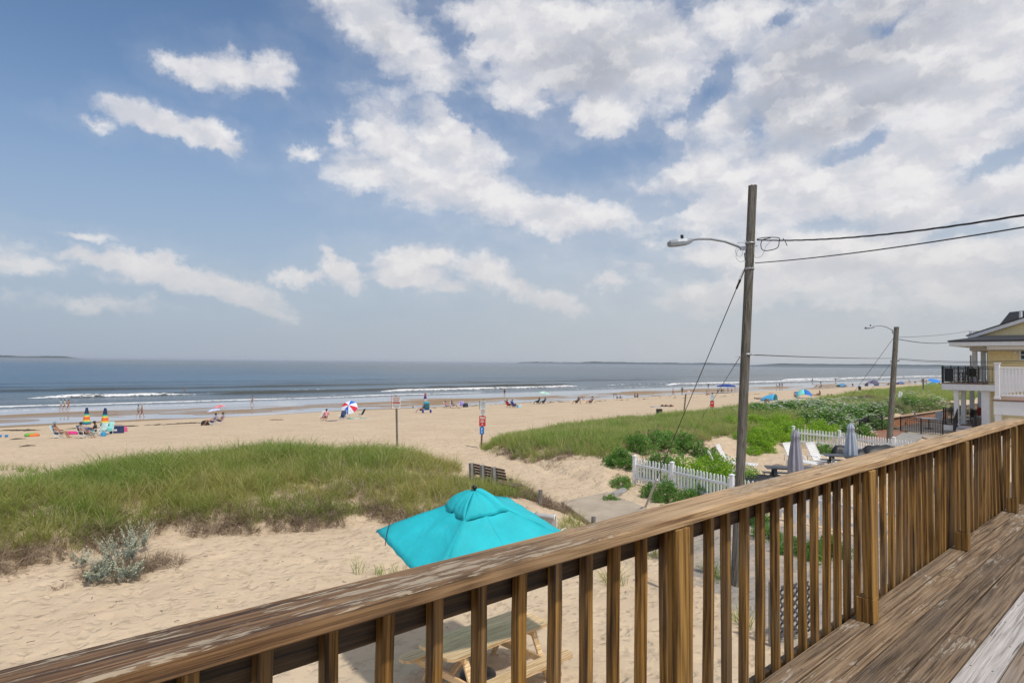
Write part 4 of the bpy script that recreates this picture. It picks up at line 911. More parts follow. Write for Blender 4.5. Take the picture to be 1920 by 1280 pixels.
def ptable(x, y, L, face, label, umb=None):
    P_ = hit(x, y, .74); t_ = empty('picnic_table', (P_[0], P_[1], tz(P_[0], P_[1])), TH-R_(face), label, 'picnic table', 'dark grey picnic tables in the neighbour yard')
    for k in range(5): MB().box(-L/2, L/2, -.36+.145*k, -.36+.145*k+.138, .70, .74, None, .004).build('tabletop_plank', M['darkgrey'], t_)
    for s_ in (-1, 1):
        MB().box(-L/2, L/2, s_*.72-.13, s_*.72+.13, .41, .45, None, .005).build('bench_plank', M['darkgrey'], t_)
        for e in (-L/2+.3, L/2-.3):
            m2 = MB(); m2.bar((e, s_*.25, .69), (e, s_*.62, 0), .05, .10, .004, (1,0,0)); m2.build('leg', M['darkgrey'], t_)
    for e in (-L/2+.26, L/2-.34): MB().box(e, e+.04, -.8, .8, .31, .405, None, .004).build('cross_beam', M['darkgrey'], t_)
    return P_
ptable(1484, 876, 1.75, 102, 'dark grey picnic table under the nearer closed umbrella')
ptable(1592, 853, 1.9, 104, 'dark grey picnic table under the further closed umbrella')
def closed_umb(x, ytop, z_table, xb, yb, label):
    P_ = hit(xb, yb, z_table); dpt = depth_of(P_); Tp = atd(x, ytop, dpt); Bt = Vector((Tp.x, Tp.y, tz(Tp.x, Tp.y))); H = Tp.z-Bt.z; lx = 0
    u_ = empty('closed_umbrella', Bt, 0, label, 'umbrella', 'closed grey umbrellas in the neighbour yard')
    MB().tube([(0,0,0),(0,0,H)], .02, 8).build('pole', M['cable'], u_); MB().lathe([(0,0),(.03,.01),(.02,.05),(0,.06)], 8, (0,0,H-.01)).build('finial', M['umbgrey'], u_)
    rows_ = []
    for i, (f, r) in enumerate(((0,.03),(.06,.10),(.12,.14),(.16,.16),(.18,.13),(.3,.155),(.5,.20),(.7,.235),(.88,.262),(.97,.25),(1,.215))):
        rows_.append([((.88*r*(1+.22*math.cos(k*2*PI/48*8+.3*math.sin(f*6))+.08*math.cos(k*2*PI/48*3+1)))*math.cos(k*2*PI/48), .88*r*(1+.22*math.cos(k*2*PI/48*8+.3*math.sin(f*6))+.08*math.cos(k*2*PI/48*3+1))*math.sin(k*2*PI/48), H-.03-f*(H*.70)+(.03*math.sin(k*.9) if f > .95 else 0)) for k in range(49)])
    m2 = MB(); m2.grid(rows_); m2.build('canopy', M['umbpale' if 'pale' in label else 'umbgrey'], u_); MB().lathe([(.032,0),(.032,.1)], 10, (0,0,H*.12)).build('crank', M['black'], u_)
closed_umb(1491.5, 804, .74, 1491, 882, 'closed grey umbrella standing through the nearer dark picnic table')
closed_umb(1595.5, 791, .74, 1593, 852, 'closed pale grey umbrella in front of the far picket fence')
def lump(name, x, y, w_, dd, h, label, cat, z=0, ridge=.3, rot=0):
    P_ = hit(x, y, z); n = 14; m = 10; rows_ = []
    for i in range(n+1):
        row = []
        for j in range(m+1):
            a, b_ = i/n*2-1, j/m*2-1; e = (1-abs(a)**5)*(1-abs(b_)**4); zz = h*(e**.35)*(1-ridge*abs(b_))+.02*math.sin(i*2.1+j*3)+.015*math.sin(j*5.+i)
            row.append((a*w_/2*(1.04-.05*e), b_*dd/2*(1.04-.05*e), max(0, zz)))
        rows_.append(row)
    m2 = MB(); m2.grid(rows_); o = m2.build(name, M['blackcloth'], None, (P_[0], P_[1], tz(P_[0], P_[1])), (0, 0, TH-PI/2+rot)); return tag(o, label, cat)
lump('covered_firepit', 1440, 900, 2.3, 1.0, .50, 'low black tarpaulin cover right of the nearest pole', 'covered furniture', .3, .5, -.25)
lump('covered_grill', 1652, 842, 1.9, .9, .98, 'large black covered grill in front of the far picket fence', 'covered grill', .8, .2)
lump('covered_stool', 1617, 846, 1.0, .8, .80, 'smaller black covered seat beside the covered grill', 'covered furniture', .7, .2)
lump('grey_box_cover', 1575, 838, .7, .5, .5, 'low dark cover beside the further picnic table', 'covered furniture', .4)

# patio of the yellow house: boards, low orange wall, black railings
wa, wb = Vector((*hxy(1652,806,0), 0)), Vector((67.5, 15.3, 0))
lw = empty('low_wall', (0,0,0), 0, 'low orange board wall with pale cap along the back of the patio', 'wall')
nb = 8
for k in range(4):
    m2 = MB(); m2.bar((wa.x, wa.y, .04+.165*k+.08), (wb.x, wb.y, .06+.17*k+.08), .03, .158, .003); m2.build('wall_board', M['terracotta'], lw)
m2 = MB(); m2.bar((wa.x, wa.y, .75), (wb.x, wb.y, .79), .26, .045, .006); m2.build('cap_board', M['terracap'], lw)
slab([(46.5,11.5),(46.5,3),(72,3),(72,15.2),(53.5,15.5)], -.2, .09, 'patio', M['slab'], kind='structure')
slab([hxy(1610,822,.12), hxy(1655,832,.12), hxy(1700,806,.12), hxy(1652,805,.12)], -.1, .13, 'boardwalk', M['terracotta'], 'orange board ramp beside the black railing at the patio corner', 'boardwalk')
slab([hxy(1632,836,.05), hxy(1700,840,.05), hxy(1735,815,.05), hxy(1680,811,.05)], -.1, .11, 'grey_path', M['concrete'], kind='structure')
def metal_fence(a, b_, h, label, z0=.1, n=None, z1=None, parent=None, top2=True, r=.012):
    z1 = z0 if z1 is None else z1
    f = parent or empty('metal_railing', (0,0,0), 0, label, 'railing'); a = Vector((a[0], a[1], z0)); b_ = Vector((b_[0], b_[1], z1)); L = (b_-a).length; n = n or int(L/.16)
    bm1 = MB().tube([(0,0,.08),(0,0,h-.02)], r, 5).mesh('bar', M['black'])
    for k in range(1, n): 
        p = a.lerp(b_, k/n); link('bar', bm1, f, tuple(p))
    for zz in ([.08, h-.12, h] if top2 else [.08, h]): 
        m2 = MB(); m2.bar(a+Vector((0,0,zz)), b_+Vector((0,0,zz)), .04, .035); m2.build('railing_rail', M['black'], f)
    k = max(1, round(L/1.9))
    for i in range(k+1): 
        p = a.lerp(b_, i/k); MB().box(p.x-.035, p.x+.035, p.y-.035, p.y+.035, p.z-.1, p.z+h+.06, None, .006).build('railing_post', M['black'], f)
    return f
ra, rb = hit(1612,818,.1), hit(1628,809,.1); rc = hit(1654,807,.1)
fr = metal_fence(ra, rb, .98, 'black metal railing climbing beside the orange boardwalk'); metal_fence(rb, rc, .98, '', parent=fr)
metal_fence(hit(1689,809,.1), hit(1768,818,.1), .95, 'black metal railing in front of the patio chairs')
for x, y, f_, lab in ((1722, 800, 110, 'grey sling patio chair behind the black railing, left one'), (1757, 800, 250, 'grey sling patio chair behind the black railing, right one')):
    q = G(x, y); c2 = copy_tree(sc_); c2.location = (q.x, q.y, .1); c2.rotation_euler = (0, 0, TH-R_(f_)-PI/2); tag(c2, lab, 'chair', 'sling chairs on the patio')
    for ch in c2.children:
        if ch.name.startswith('frame'): pass
q = hit(1742, 803, .1); t_ = empty('patio_table', (q[0], q[1], .1), 0, 'small pale patio table between the two sling chairs', 'table')
MB().lathe([(0,.72),(.5,.72),(.52,.70),(.5,.685),(0,.685)], 20).build('tabletop', M['plastic'], t_); MB().tube([(0,0,0),(0,0,.69)], .03, 8).build('leg', M['black'], t_); MB().lathe([(0,0),(.28,0),(.28,.03),(0,.05)], 14).build('base', M['black'], t_)

# ============================================================ yellow house
def onu(px, py, U):
    r = ray(px, py); k = U/r[0]; return float(r[1]*k), float(r[2]*k+CAMZ)
UB = 51.0; v1, zr = onu(1766, 686, UB); v0, _ = onu(1866, 687, UB); zf = onu(1790, 717.5, UB)[1]; zf2 = zf-2.72
H = empty('yellow_house', (0,0,0), 0, 'yellow clapboard house with dark shingle roof, white columns and black balcony railings', 'house')
def siding(name, u, va, vb, za, zb, parent, dirn=-1):
    m2 = MB(); zz = za; step_ = .115
    while zz < zb-.01:
        z2 = min(zz+step_, zb); m2.add([(u+dirn*.022, va, zz), (u+dirn*.022, vb, zz), (u+dirn*.004, vb, z2), (u+dirn*.004, va, z2), (u, va, zz), (u, vb, zz)], [(0,3,2,1),(0,1,5,4)]); zz = z2
    o = m2.build(name, M['yellow'], parent); o['kind'] = 'stuff'; return o
vc = onu(1853, 680, 52.5)[0]
MB().box(52.52, 64, -4, vc, 0, 6.0).build('wall', M['yellow'], H)
siding('siding', 52.5, -4, vc, 0.1, 5.9, H)
MB().box(52.46, 52.56, vc-.1, vc+.015, 0, 6.0, None, .01).build('corner_board', M['yellow'], H)
def hwin(px0, px1, py0, py1, U=52.44):
    va, zt = onu(px0, py0, U); vb, zb = onu(px1, py1, U); f = MB(); w_ = .09
    lo, hi = min(va, vb), max(va, vb)
    f.box(U-.03, U+.03, lo-w_, hi+w_, zt, zt+w_, None, .005); f.box(U-.03, U+.03, lo-w_, hi+w_, zb-w_, zb, None, .005); f.box(U-.03, U+.03, lo-w_, lo, zb, zt, None, .005); f.box(U-.03, U+.03, hi, hi+w_, zb, zt, None, .005)
    o = f.build('window', M['white'], H); MB().box(U-.0, U+.02, lo, hi, zb, zt).build('pane', M['glass'], o); MB().box(U-.02, U+.0, lo, hi, (zt+zb)/2-.025, (zt+zb)/2+.025).build('sash_bar', M['white'], o)
hwin(1914, 1936, 657, 673); hwin(1873, 1885, 768, 775); hwin(1907, 1918, 769, 776)
fx = onu(1902, 660, 52.44); MB().lathe([(0,.08),(.06,.06),(.10,.03),(.11,0)], 12, (0,0,0), Matrix.Translation((52.45, fx[0], fx[1])) @ Matrix.Rotation(-PI/2, 4, 'Y')).build('wall_light', M['white'], H)
# balcony floor, fascia, lower porch
MB().box(UB, 64, vc+.01, v1, zf-.08, zf, None, .01).build('balcony_floor', M['browndeck'], H)
MB().box(UB-.02, UB+.03, v0-.3, v1+.02, zf-.46, zf-.081, None, .005).build('balcony_fascia', M['white'], H); MB().box(UB+.031, 64, v1-.03, v1+.02, zf-.46, zf-.081).build('balcony_fascia', M['white'], H)
MB().box(UB+.04, 64, v0-.3, v1-.04, zf-.44, zf-.40).build('balcony_soffit', M['soffit'], H)
zl = zf2; vl1 = onu(1768, 790, UB)[0]
MB().box(UB+.2, 64, vc+.01, v1, zl-.12, zl, None, .01).build('porch_floor', M['browndeck'], H); MB().box(UB+.17, UB+.2, vc-.2, v1, zl-.34, zl-.01).build('porch_fascia', M['white'], H)
for k in range(3): 
    va, vb = onu(1794, 800, UB)[0], onu(1827, 800, UB)[0]; MB().box(UB+.15-.28*(k+1), UB+.15-.28*k, vb, va, .0, zl-.18*(k+1), None, .008).build('step', M['browndeck'], H); MB().box(UB+.15-.28*(k+1)-.006, UB+.15-.28*(k+1)-.001, vb, va, .0, zl-.18*(k+1)-.03).build('riser', M['white'], H)
def hcol(px, U, z0, z1, w_=.28, name='column', vsh=0):
    v = onu(px, 700, U)[0]+vsh; m2 = MB(); m2.box(U-w_/2, U+w_/2, v-w_/2, v+w_/2, z0, z1, None, .01); m2.box(U-w_/2-.04, U+w_/2+.04, v-w_/2-.04, v+w_/2+.04, z0, z0+.12, None, .01); m2.box(U-w_/2-.04, U+w_/2+.04, v-w_/2-.04, v+w_/2+.04, z1-.12, z1, None, .01); m2.build(name, M['white'], H); return v
for px, U in ((1793,UB+.3),(1806,UB+1.8),(1822,57),(1837,60.5)): hcol(px, U, zl, zf-.47, .26)
hcol(1848, UB+.5, zl, zf-.47, .42)
zs = onu(1830, 653, UB)[1]
for px, U in ((1828,UB+2.2),(1844,UB+3.9),(1855,59)): hcol(px, U, zf, zs-.02, .26)
rl = MB
fr = metal_fence((UB+.06, v1), (UB+.06, v0), 1.02, '', z0=zf, parent=H); metal_fence((UB+.12, v1-.04), (63, v1-.04), 1.02, '', z0=zf, parent=H)
metal_fence((UB+.25, onu(1771,780,UB)[0]), (UB+.25, onu(1792,780,UB)[0]), 1.02, '', z0=zl, parent=H); metal_fence((UB+.3, v1), (63, v1), 1.02, '', z0=zl, parent=H)
for px in (1794, 1829): metal_fence((UB-.75, onu(px,800,UB)[0]), (UB+.2, onu(px,800,UB)[0]), 1.0, '', z0=.1, z1=zl, n=9, parent=H)
pv_ = onu(1776, 700, UB)[0]; MB().box(UB+.12, UB+.16, onu(1786,700,UB)[0], onu(1770,700,UB)[0], zf+.12, zf+.92).build('privacy_screen', M['blackcloth'], H)
for (px, U, z_, lab) in ((1811, UB+1.5, zf, 'dark balcony chair on the yellow house, upper level'), (1820, UB+1.4, zf, 'dark balcony chair beside the first, nearer the wall'), (1817, UB+2.3, zl, 'dark porch chair on the lower level between the columns'), (1830, UB+5, zl, 'red cushioned chair at the back of the lower porch')):
    v = onu(px, 700, U)[0]; c_ = empty('porch_chair', (U, v, z_), 1.2, lab, 'chair'); m2 = MB(); s3 = M['signr'] if 'red' in lab else M['black']
    MB().box(-.26,.26,-.24,.24,.42,.46,None,.01).build('seat', s3, c_); m2 = MB(); m2.bar((0,-.24,.46),(0,-.36,.95),.5,.04,.01,(1,0,0)); m2.build('backrest', s3, c_)
    for a in (-1,1):
        for b_ in (-1,1): MB().tube([(a*.24,b_*.22,.42),(a*.27,b_*.26,0)], .018, 6).build('leg', M['black'], c_)
        MB().tube([(a*.27,-.28,.65),(a*.28,.22,.66),(a*.26,.2,.42)], .018, 6).build('armrest', M['black'], c_)
v = onu(1805, 705, UB+.9)[0]; t_ = empty('porch_table', (UB+.9, v, zf), 0, 'small dark table on the upper balcony of the yellow house', 'table'); MB().lathe([(0,.68),(.4,.68),(.4,.65),(0,.65)], 14).build('tabletop', M['benchwood'], t_); MB().tube([(0,0,0),(0,0,.66)], .03, 6).build('leg', M['black'], t_)
# roofs
UE = 50.4; vt, zt = onu(1779, 641, UE); _, ze = onu(1850, 642.5, UE)
MB().box(UE, 66, -5, vt, zt-.26, zt, None, .01).build('eave_fascia', M['white'], H)
vs2 = onu(1812, 650, UE)[0]; MB().box(UE+.8, 66, -5, vs2, zt-.55, zt-.27).build('soffit', M['soffit'], H); MB().box(UE+.6, UE+.79, -5, onu(1846,650,UE)[0], zt-.48, zt-.27, None, .01).build('gutter_board', M['white'], H)
vr, zr1 = onu(1850, 629, UE+1.2)
m2 = MB(); m2.add([(UE-.06, -5, zt+.005), (UE-.06, vt+.06, zt+.005), (66, vt+.06, zt+.005), (UE+1.2, -5, zr1), (UE+1.2, vr, zr1), (66, vr, zr1), (UE-.06,-5,zt+.09),(UE-.06,vt+.06,zt+.09),(66,vt+.06,zt+.09)], [(0,6,7,1),(1,7,8,2),(6,3,4,7),(7,4,5,8),(0,1,2),(3,5,4)]); m2.build('roof', M['roof'], H)
UG = UE+1.21; va, za = onu(1815, 632.5, UG); vb, zb = onu(1960, 587, UG); vb0, zb0 = onu(1960, 629, UG)
vA2, zA2 = onu(1835, 629, UG)
m2 = MB(); m2.add([(UG+.3, vA2, zr1), (UG+.3, vb, zr1), (UG+.3, vb, zb-.1)], [(0,1,2)]); m2.build('gable_wall', M['yellow'], H)
m3 = MB(); 
for k in range(14): 
    f = k/14; zz = zr1+(zb-.1-zr1)*f; va_ = vA2+(vb-vA2)*f; m3.add([(UG+.27, va_, zz), (UG+.27, vb, zz), (UG+.29, vb, zz+.11), (UG+.29, va_+(vb-vA2)/14*.9, zz+.11)], [(0,1,2,3)])
m3.build('siding', M['yellow'], H)['kind'] = 'stuff'
m2 = MB(); m2.bar((UG, va, za), (UG, vb, zb), .05, .22, .005, (0,0,1)); m2.build('rake_board', M['white'], H)
m2 = MB(); m2.add([(UG-.08, va+.1, za+.08), (UG-.08, vb, zb+.14), (66, vb, zb+.14), (66, va+.1, za+.08), (UG-.08, va+.1, za+.14), (UG-.08, vb, zb+.2), (66, vb, zb+.2), (66, va+.1, za+.14)], [(4,7,6,5),(0,1,2,3),(0,4,5,1),(2,6,7,3),(3,7,4,0)]); m2.build('roof', M['roof'], H)
UR = 54.0; a1, b1_, c1_, d1_ = onu(1856,622,UR), onu(1893,585,UR+1), onu(1970,577,UR+1), onu(1970,605,UR)
m2 = MB(); m2.add([(UR,a1[0],a1[1]-.3),(UR+1,b1_[0],b1_[1]),(UR+1,c1_[0],c1_[1]),(UR,d1_[0],d1_[1]-.5),(66,a1[0],a1[1]-.3),(66,b1_[0],b1_[1])], [(0,3,2,1),(0,1,5,4),(0,4,3)]); m2.build('roof', M['roof'], H)
pvp = onu(1914, 600, 53.6); MB().tube([(53.6,pvp[0],pvp[1]-.3),(53.6,pvp[0],pvp[1]+.55)], .09, 10).build('vent_pipe', M['white'], H); MB().lathe([(.22,-.02),(.12,.06)], 12, (53.6,pvp[0],pvp[1]-.12)).build('pipe_flashing', M['white'], H)
UW = 60; va_, zt_ = onu(1817.5, 620.5, UW); vb_, zb_ = onu(1862, 633, UW)
m2 = MB(); m2.box(UW-.03, UW+.03, vb_, va_, zt_-.06, zt_, None, .005); m2.build('balustrade_rail', M['white'], H)
bmn = MB().box(-.02,.02,-.02,.02,0,.62).mesh('baluster', M['white']); n = int((va_-vb_)/.13)
for k in range(n+1): link('baluster', bmn, H, (UW, vb_+(va_-vb_)*k/n, zt_-.68))
MB().box(UW-.06, UW+.06, va_-.12, va_, zt_-.8, zt_+.02, None, .01).build('balustrade_post', M['white'], H)
MB().tube([(UB+2.0, onu(1820,660,UB+2)[0], zs-.4), (UB+2.0, onu(1820,660,UB+2)[0], zf+.0)], .05, 8).build('downspout', M['soffit'], H)

# nearer white deck
U2 = 27.0; N2 = empty('white_deck', (0,0,0), 0, 'neighbouring white vinyl deck with closed picket railing, in front of the yellow house', 'deck')
w1, zt2 = onu(1864, 687, U2); _, zfl = onu(1880, 749, U2)
MB().box(U2-.02, 32, -6, w1+.06, zfl-.05, zfl, None, .01).build('deck_floor', M['browndeck'], N2); MB().box(U2, 32, -6, w1+.03, zfl-.50, zfl-.051, None, .01).build('fascia', M['white'], N2)
MB().box(U2+.02, U2+.20, w1-.17, w1+.01, 0, zfl-.501, None, .01).build('support_post', M['white'], N2)
zt_r = onu(1900, 689, U2)[1]
def wpost(v, h=1.16): 
    m2 = MB(); m2.box(U2+.02, U2+.16, v-.07, v+.07, zfl, zfl+h, None, .01); m2.box(U2-.0, U2+.18, v-.09, v+.09, zfl+h, zfl+h+.035, None, .008); m2.box(U2-.0, U2+.18, v-.09, v+.09, zfl+.0, zfl+.09, None, .008); m2.build('railing_post', M['white'], N2)
wpost(w1-.07); wpost(w1-1.9); wpost(w1-4.5)
MB().box(U2+.05, U2+.13, -6, w1-.15, zfl+1.0, zfl+1.06, None, .01).build('top_rail', M['white'], N2); MB().box(U2+.05, U2+.13, -6, w1-.15, zfl+.10, zfl+.17, None, .01).build('bottom_rail', M['white'], N2)
bmn = MB().box(-.019,.019,-.019,.019,0,.83).mesh('baluster', M['white']); v = w1-.24
while v > -3: link('baluster', bmn, N2, (U2+.09, v, zfl+.17)); v -= .095
MB().box(U2+.15, 32, w1-.1, w1-.04, zfl+1.0, zfl+1.06, None, .01).build('top_rail', M['white'], N2)
u_ = U2+.25
while u_ < 31.9: link('baluster', bmn, N2, (u_, w1-.07, zfl+.17)); u_ += .105
MB().box(U2+1.6, 32.2, -6, w1-3.2, 0, zfl-.51).build('lower_wall', M['yellow'], N2)

# ============================================================ vegetation
def tuft(seed, n, hgt, spread, wid, lean_, mt, name, curl=.5):
    r = np.random.default_rng(seed); V = []; Fq = []; T = []
    for k in range(n):
        a = r.uniform(0, 2*PI); rr = spread*math.sqrt(r.random()); x, y = rr*math.cos(a), rr*math.sin(a); h = hgt*r.uniform(.55, 1.1); ld = a+r.normal()*.9; ln = lean_*r.uniform(.3, 1.3)*h; w_ = wid*r.uniform(.7,1.2)
        wa = r.uniform(0, PI); wx, wy = math.cos(wa)*w_/2, math.sin(wa)*w_/2; b0 = len(V); tn = r.random()
        for f, ws in ((0, .8), (.4, 1), (.75, .7), (1, .12)):
            cx = x+math.cos(ld)*ln*(f**1.7); cy = y+math.sin(ld)*ln*(f**1.7); cz = h*f*(1-curl*.35*f*f*abs(ln)/h)
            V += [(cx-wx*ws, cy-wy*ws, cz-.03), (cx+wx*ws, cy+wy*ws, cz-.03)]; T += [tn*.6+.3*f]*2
        for q in range(3): Fq.append((b0+2*q, b0+2*q+1, b0+2*q+3, b0+2*q+2))
    me = mesh_np(name, V, Fq, mt); a = me.attributes.new('tone', 'FLOAT', 'POINT'); a.data.foreach_set('value', np.array(T, np.float32)); return me
def protos(name, lst):
    c = bpy.data.collections.new(name)
    for i, me in enumerate(lst): c.objects.link(bpy.data.objects.new(name, me))
    return c
def scatter(name, pts_, scl, coll, label=None, cat=None, parent=None, tilt=.12):
    N = len(pts_); me = bpy.data.meshes.new(name); me.vertices.add(N); me.vertices.foreach_set('co', np.asarray(pts_, np.float32).ravel())
    a = me.attributes.new('rot', 'FLOAT_VECTOR', 'POINT'); rr = np.c_[RNG.normal(0, tilt, N), RNG.normal(0, tilt, N), RNG.uniform(0, 2*PI, N)]; a.data.foreach_set('vector', rr.astype(np.float32).ravel())
    a = me.attributes.new('scl', 'FLOAT', 'POINT'); a.data.foreach_set('value', np.asarray(scl, np.float32))
    o = link(name, me, parent); ng = bpy.data.node_groups.new(name, 'GeometryNodeTree'); ng.interface.new_socket('Geometry', in_out='INPUT', socket_type='NodeSocketGeometry'); ng.interface.new_socket('Geometry', in_out='OUTPUT', socket_type='NodeSocketGeometry')
    n = ng.nodes; gi = n.new('NodeGroupInput'); go = n.new('NodeGroupOutput'); ip = n.new('GeometryNodeInstanceOnPoints'); ci = n.new('GeometryNodeCollectionInfo')
    ci.inputs[0].default_value = coll; ci.inputs['Separate Children'].default_value = True; ci.inputs['Reset Children'].default_value = True
    ra = n.new('GeometryNodeInputNamedAttribute'); ra.data_type = 'FLOAT_VECTOR'; ra.inputs[0].default_value = 'rot'; sa = n.new('GeometryNodeInputNamedAttribute'); sa.data_type = 'FLOAT'; sa.inputs[0].default_value = 'scl'
    er = n.new('FunctionNodeEulerToRotation'); lk = ng.links
    lk.new(gi.outputs[0], ip.inputs['Points']); lk.new(ci.outputs[0], ip.inputs['Instance']); ip.inputs['Pick Instance'].default_value = True
    lk.new(ra.outputs['Attribute'], er.inputs[0]); lk.new(er.outputs[0], ip.inputs['Rotation']); lk.new(sa.outputs['Attribute'], ip.inputs['Scale']); lk.new(ip.outputs[0], go.inputs[0])
    md = o.modifiers.new('scatter', 'NODES'); md.node_group = ng
    return tag(o, label, cat, None, 'stuff')
def sample(poly, n_per, u0, u1, v0_, v1_, inset=0, dens=None):
    N = int(n_per*(u1-u0)*(v1_-v0_)); P_ = np.c_[RNG.uniform(u0, u1, N), RNG.uniform(v0_, v1_, N)]; s_ = sdf(P_, poly); k = s_ > inset
    P_, s_ = P_[k], s_[k]
    if dens is not None: k = RNG.random(len(P_)) < dens(P_, s_); P_, s_ = P_[k], s_[k]
    return P_, s_
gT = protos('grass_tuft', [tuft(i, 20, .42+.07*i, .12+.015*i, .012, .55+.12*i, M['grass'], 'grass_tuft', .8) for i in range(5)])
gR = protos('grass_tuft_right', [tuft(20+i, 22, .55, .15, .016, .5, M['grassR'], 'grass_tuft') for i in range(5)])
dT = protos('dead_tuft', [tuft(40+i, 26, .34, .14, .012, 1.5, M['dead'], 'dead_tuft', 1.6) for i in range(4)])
LG = list(LD)
def dl(P_, s_):
    u, v = P_[:, 0], P_[:, 1]; n_ = fbm(u/1.9+4, v/1.1, 3); base = np.clip((n_-.25)*7, .55, 1)
    bare = np.exp(-(((u-12.6)/1.8)**2+((v-19.2)/.7)**2))+np.exp(-(((u-14.6)/.8)**2+((v-18.3)/.8)**2))+np.exp(-(((u-9.5)/1.5)**2+((v-18.3)/.6)**2))+.9*np.exp(-(((u-15.3)/.5)**2+((v-19.2)/.5)**2))
    front = np.clip((v-19.5)/2, 0, 1); base = np.maximum(base, front*.85)
    return np.clip(base*(1-.95*bare), 0, 1)*np.clip(s_/.5+.15, 0, 1)
P_, s_ = sample(LG, 40, -14, 20, 14, 29, .12, dl); z_ = terrain(P_, True)
tall = (.66+.50*np.clip((P_[:, 1]-17)/6, 0, 1))*(.62+.76*fbm(P_[:,0]/.9+3, P_[:,1]/.9, 3))+.16*RNG.normal(size=len(P_)); tall *= np.clip(.6+s_/1.2, .6, 1)
k = np.ones(len(P_), bool)
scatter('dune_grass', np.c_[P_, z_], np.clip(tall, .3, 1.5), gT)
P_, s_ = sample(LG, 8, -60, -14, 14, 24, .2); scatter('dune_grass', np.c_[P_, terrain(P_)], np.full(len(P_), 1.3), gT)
# dead thatch along the eroded landward edge
P_, s_ = sample(LG, 44, -14, 17, 13, 20, -.15, lambda P_, s_: np.clip((fbm(P_[:,0]/1.0, P_[:,1]/2+5, 2)-.22)*6, .0, 1)*(s_ < .7)*(P_[:, 1] < 19))
scatter('dead_grass', np.c_[P_, terrain(P_, True)+.02], .75+.35*RNG.random(len(P_)), dT, tilt=.5)
P_, s_ = sample(LG, 7, -14, 19, 14, 28, .3); scatter('dead_grass', np.c_[P_, terrain(P_, True)], .9+.4*RNG.random(len(P_)), dT, tilt=.3)
RG = [hxy(*p) for p in ((930,844,.05),(965,853,.2),(1010,856,.35),(1060,852,.45),(1110,858,.45),(1150,868,.4),(1180,876,.3))] + [(22.3, 16.6), (24, 17.2), (30, 17.6), (36, 17.6), (44, 18), (60, 19.5), (90, 19), (420, 18)] + RD[-10:]
def dr_(P_, s_): return np.clip(s_/.6+.2, 0, 1)*np.clip((fbm(P_[:, 0]/2.2, P_[:, 1]/1.6, 3)-.28)*7, .35, 1)
for u0, u1, den, sc2 in ((21, 42, 30, .92), (42, 75, 15, 1.25), (75, 140, 6, 1.9), (140, 420, 1.2, 2.6)):
    P_, s_ = sample(RG, den, u0, u1, 15, 41, .1, dr_ if u0 < 140 else None); sc3 = sc2*(.62+.76*fbm(P_[:,0]/1.3, P_[:,1]/1.1, 3))*(.85+.3*RNG.random(len(P_)))*np.clip(.65+s_/2, .65, 1)
    scatter('dune_grass', np.c_[P_, terrain(P_, True)], sc3*(1 if u0 < 75 else .8), gR)
P_, s_ = sample(RD, 26, 21, 27, 17, 27, .0, lambda P_, s_: (s_ < 1.5)*(P_[:, 1] < 25)*np.clip((fbm(P_[:, 0]/.8, P_[:, 1]/.8, 2)-.42)*7, 0, 1)); scatter('dead_grass', np.c_[P_, terrain(P_, True)+.02], .7+.4*RNG.random(len(P_)), dT, tilt=.4)
P_, s_ = sample(RG, 6, 21, 60, 15, 28, .2); scatter('dead_grass', np.c_[P_, terrain(P_, True)], .9+.5*RNG.random(len(P_)), dT, tilt=.3)
sT = protos('straw_tuft', [tuft(60+i, 9, .80, .10, .010, .45, M['straw'], 'straw_tuft', .9) for i in range(3)]+[tuft(70+i, 16, .72, .08, .014, .5, M['grass'], 'tall_tuft', .8) for i in range(3)])
P_, s_ = sample(LG, 3.4, -14, 19, 14, 28, .3, lambda P_, s_: np.clip((fbm(P_[:,0]/1.4+11, P_[:,1]/1.4, 2)-.35)*5, .1, 1)); scatter('dune_grass', np.c_[P_, terrain(P_)], (.55+.65*RNG.random(len(P_)))*np.clip(.6+s_/3, .6, 1.05), sT)
P_, s_ = sample(RG, 2.4, 21, 60, 15, 29, .3, lambda P_, s_: np.clip((fbm(P_[:,0]/1.6+11, P_[:,1]/1.6, 2)-.35)*5, .1, 1)); scatter('dune_grass', np.c_[P_, terrain(P_)], .7+.6*RNG.random(len(P_)), sT)
# stray sprigs on the sand, by the slab and the street end
sp = [G(x, y) for x, y in ((20,880),(35,884),(48,882),(60,886),(915,840),(925,843),(935,846),(910,836),(1075,985),(1085,990),(1098,998),(1060,1000),(1230,1045),(1340,1075),(1346,1080),(1190,1030),(1050,1005),(1385,1170),(1270,1045),(1145,1095),(700,1080))]
sp2 = []
for p in sp:
    for k in range(4): x, y = p.x+random.gauss(0,.16), p.y+random.gauss(0,.16); sp2.append((x, y, tz(x, y)))
scatter('grass_sprigs', sp2, [.55+.3*random.random() for _ in sp2], gT)
# twigs and litter on the sand
lit = [G(random.uniform(0, 1300), random.uniform(990, 1260)) for _ in range(70)]
m2 = MB()
for p in lit:
    if p.x > 17 or (p.x > -3 and p.y < 2.2): continue
    a = random.uniform(0, 2*PI); l_ = random.uniform(.03, .12); m2.tube([(p.x, p.y, p.z+.012), (p.x+l_*.5*math.cos(a), p.y+l_*.5*math.sin(a), p.z+.02), (p.x+l_*math.cos(a+.4), p.y+l_*math.sin(a+.4), p.z+.010)], .005, 4)
tag(m2.build('twig_litter', M['wrack']), kind='stuff')

